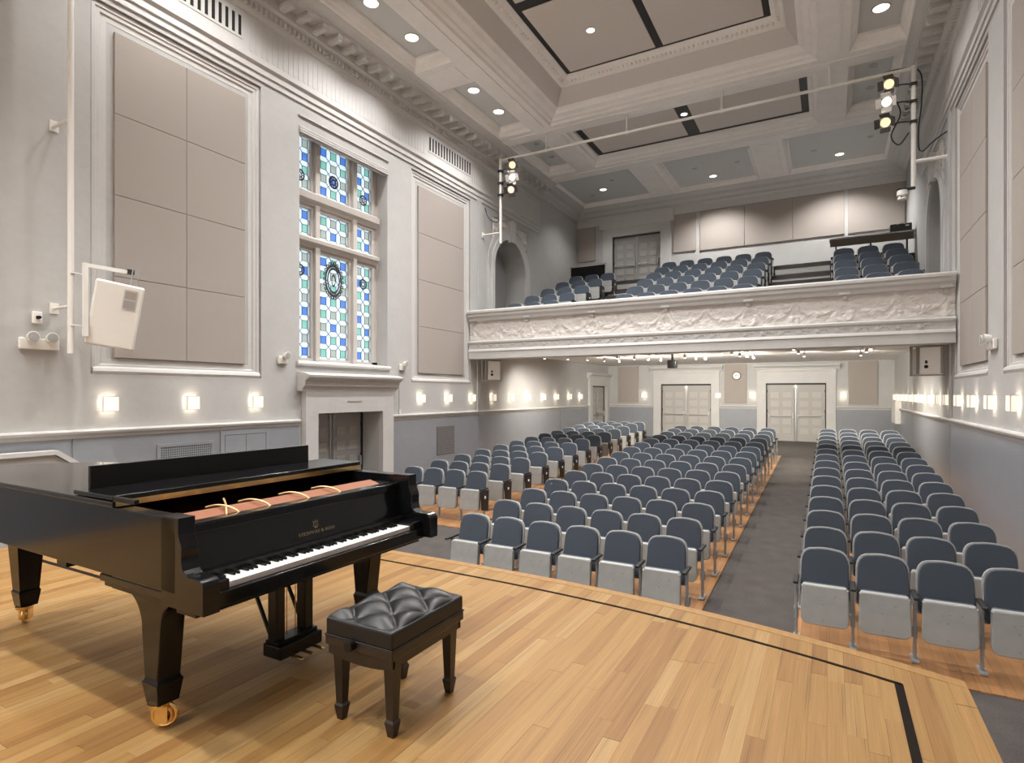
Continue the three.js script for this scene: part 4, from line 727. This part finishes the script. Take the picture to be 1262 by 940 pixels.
  for (const [s, k] of [[.20, 1], [.38, 0], [.63, 0], [.86, 0]]) mesh('plate_strut', [tube([[s - .598, .950, -.20], [s - .603, .975, -.225], [s - .615, .993, -.28], [s - .635, .998, -.34], [s - .655, .985, -.40]], .005, 18, 7), ...(k ? [tube([[s - .665, .958, -.22], [s - .62, .99, -.29], [s - .585, 1.003, -.35], [s - .56, 1.012, -.40]], .005, 16, 7)] : [])], M.gilt, P, { label: 'gilded iron strut' });
  // legs
  const legSide = () => { const s = new THREE.Shape(); s.moveTo(.13, .70); s.lineTo(.13, .655); s.lineTo(.155, .645); s.lineTo(.16, .615); s.bezierCurveTo(.24, .615, .31, .60, .317, .52); s.lineTo(.352, .245); s.lineTo(.448, .245); s.lineTo(.475, .50); s.bezierCurveTo(.50, .585, .56, .62, .66, .63); s.lineTo(.67, .655); s.lineTo(.71, .665); s.lineTo(.71, .70); s.closePath(); return s; };
  const foot = (x, t) => { const f = new THREE.CylinderGeometry(.068, .083, .03, 4); f.rotateY(Math.PI / 4); f.translate(x, .235, -t); const h = new THREE.CylinderGeometry(.087, .068, .10, 4); h.rotateY(Math.PI / 4); h.translate(x, .172, -t); return [f, h].map((g) => { const n = g.toNonIndexed(); n.computeVertexNormals(); return wuv(n); }); };
  const caster = (x, t, par, turn, wheelR = .062) => {
    const w = [cyl(wheelR - .02, wheelR - .02, .024, 24, 0, wheelR, 0, 'x')]; { const t0 = new THREE.TorusGeometry(wheelR - .011, .011, 10, 30); t0.rotateY(Math.PI / 2); t0.translate(0, wheelR, 0); w.push(t0); } for (const s of [-1, 1]) { const r = new THREE.TorusGeometry(wheelR - .028, .006, 6, 26); r.rotateY(Math.PI / 2); r.translate(s * .014, wheelR, 0); w.push(r); } w.push(cyl(.018, .018, .05, 14, 0, wheelR, 0, 'x'));
    const fk = [bx(-.032, -.022, .03, .11, -.03, .022), bx(.022, .032, .03, .11, -.03, .022), cyl(.052, .047, .02, 18, 0, .114, -.02), cyl(.03, .03, .03, 14, 0, .11, -.02)];
    const tr = (g) => { g.rotateY(turn); g.translate(x, .0005, -t); return wuv(g); };
    const c = mesh('caster', tr(merge(fk)), M.brass, par, { label: 'polished brass caster' }); mesh('wheel', tr(merge(w)), M.brass, c);
  };
  for (const s of [-1, 1]) {
    const l = mesh('leg', [mapped(new THREE.ExtrudeGeometry(legSide(), { depth: .10, bevelEnabled: true, bevelThickness: .005, bevelSize: .004, bevelSegments: 1, curveSegments: 10 }), (a, b, c) => [s * .665 - .05 + c, b, -a]), ...foot(s * .665, .40)], M.gloss, P);
    caster(s * .665, .385, l, s < 0 ? .7 : 1.9);
  }
  const rl = (() => { const g = new THREE.CylinderGeometry(.12, .078, .47, 4); g.rotateY(Math.PI / 4); g.translate(-.43, .47, -2.45); const n = g.toNonIndexed(); n.computeVertexNormals(); return wuv(n); })();
  const rear = mesh('leg', [rl, ...foot(-.43, 2.45)], M.gloss, P); caster(-.43, 2.45, rear, 2.4);
  // pedal lyre
  const ly = mesh('pedal_lyre', [wuv(rb(.3, .075, .15, .01, .09, .105, -.42)), bx(-.05, .23, .14, .16, -.48, -.38), wuv(rb(.062, .5, .075, .008, -.01, .40, -.44)), wuv(rb(.062, .5, .075, .008, .19, .40, -.44)), bx(-.09, .27, .62, .66, -.5, -.36)], M.satin, P);
  for (const x of [.015, .09, .165]) mesh('pedal', wuv(rb(.024, .012, .12, .005, x, .075, -.31)), M.brass, ly);
  mesh('pedal_rod', [cyl(.003, .003, .5, 6, .06, .4, -.44), cyl(.003, .003, .5, 6, .12, .4, -.44)], M.brass, ly);
  for (const x of [-.02, .2]) mesh('lyre_brace', tube([[x, .68, -.82], [x, .45, -.65], [x, .16, -.47]], .012, 8, 8), M.satin, ly);
}
// ================================================================== PIANO BENCH
{
  const B = thing('piano_bench', 'black adjustable piano bench with a button-tufted leather seat', 'bench', [-1.888, STAGE, -2.255]);
  const hw = .205, hd = .283;
  mesh('apron', [wuv(rb(hw * 2, .045, hd * 2, .006, 0, .388, 0)), ...[-1, 1].map((s) => { const a = new THREE.Shape(); a.moveTo(-hw + .012, .37); a.lineTo(-hw + .012, .325); a.quadraticCurveTo(0, .285, hw - .012, .325); a.lineTo(hw - .012, .37); a.closePath(); return mapped(ext(a, .02, 10), (p, q, r) => [p, q, s * (hd - .022) - .01 + r]); }), bx(-hw + .012, -hw + .034, .325, .37, -hd + .02, hd - .02), bx(hw - .034, hw - .012, .325, .37, -hd + .02, hd - .02)], M.bench, B);
  for (const [x, z] of [[-1, -1], [1, -1], [-1, 1], [1, 1]]) {
    const seg = (r0, r1, h, y) => { const g = new THREE.CylinderGeometry(r0 * 1.414, r1 * 1.414, h, 4); g.rotateY(Math.PI / 4); g.translate(x * (hw - .05), y, z * (hd - .06)); const n = g.toNonIndexed(); n.computeVertexNormals(); return wuv(n); };
    mesh('leg', [seg(.029, .019, .28, .21), seg(.019, .026, .012, .074), seg(.026, .016, .068, .034)], M.bench, B);
  }
  // tufted cushion
  const nx = 64, nz2 = 90, top = .0, pts = [], idx = [];
  const hgt = (x, z) => { // x, z in -1..1
    const p = (x * 1.6 + z * 2.4) / 2 + .25, q = (x * 1.6 - z * 2.4) / 2 + .25; const tuft = Math.pow(Math.abs(Math.sin(Math.PI * p)) * Math.abs(Math.sin(Math.PI * q)) + .002, .42);
    const e = Math.max(Math.abs(x), Math.abs(z)), edge = Math.pow(Math.max(0, 1 - Math.pow(e, 9)), .5), inn = Math.min(1, (1 - e) * 5); return .028 * edge + (.045 * tuft - .028) * edge * (.35 + .65 * inn) + .012 * (1 - x * x) * (1 - z * z);
  };
  for (let j = 0; j <= nz2; j++) for (let i = 0; i <= nx; i++) { const x = i / nx * 2 - 1, z = j / nz2 * 2 - 1; pts.push(x * (hw - .004), .480 + hgt(x, z), z * (hd - .004)); }
  for (let j = 0; j < nz2; j++) for (let i = 0; i < nx; i++) { const a = j * (nx + 1) + i, b = a + 1, c = a + nx + 1, d = c + 1; idx.push(a, c, b, b, c, d); }
  const g = new THREE.BufferGeometry(); g.setAttribute('position', new THREE.Float32BufferAttribute(pts, 3)); g.setIndex(idx); g.computeVertexNormals();
  const cu = mesh('cushion', [wuv(g), wuv(rb(hw * 2 - .002, .085, hd * 2 - .002, .014, 0, .4525, 0))], M.leather, B, { label: 'tufted black leather cushion' });
  mesh('piping', [tube([[-hw, .414, -hd], [hw, .414, -hd]], .004, 2, 6), tube([[-hw, .414, hd], [hw, .414, hd]], .004, 2, 6), tube([[-hw, .414, -hd], [-hw, .414, hd]], .004, 2, 6), tube([[hw, .414, -hd], [hw, .414, hd]], .004, 2, 6)], M.leather, cu);
  for (let a = -3; a <= 3; a++) for (let b = -4; b <= 4; b++) { const p = a, q = b, x = ((p - .25) + (q - .25)) / 1.6, z = ((p - .25) - (q - .25)) / 2.4; if (Math.abs(x) < .85 && Math.abs(z) < .9) { const s = new THREE.SphereGeometry(.008, 10, 6); s.scale(1, .5, 1); s.translate(x * hw, .480 + hgt(x, z) + .003, z * hd); mesh('button', s, M.leather, cu); } }
  const kn = mesh('height_knob', [cyl(.024, .026, .03, 18, -.03, .40, hd + .018, 'z'), cyl(.009, .009, .03, 10, -.03, .40, hd, 'z')], M.satin, B); 
}
renderer.render(scene, camera);
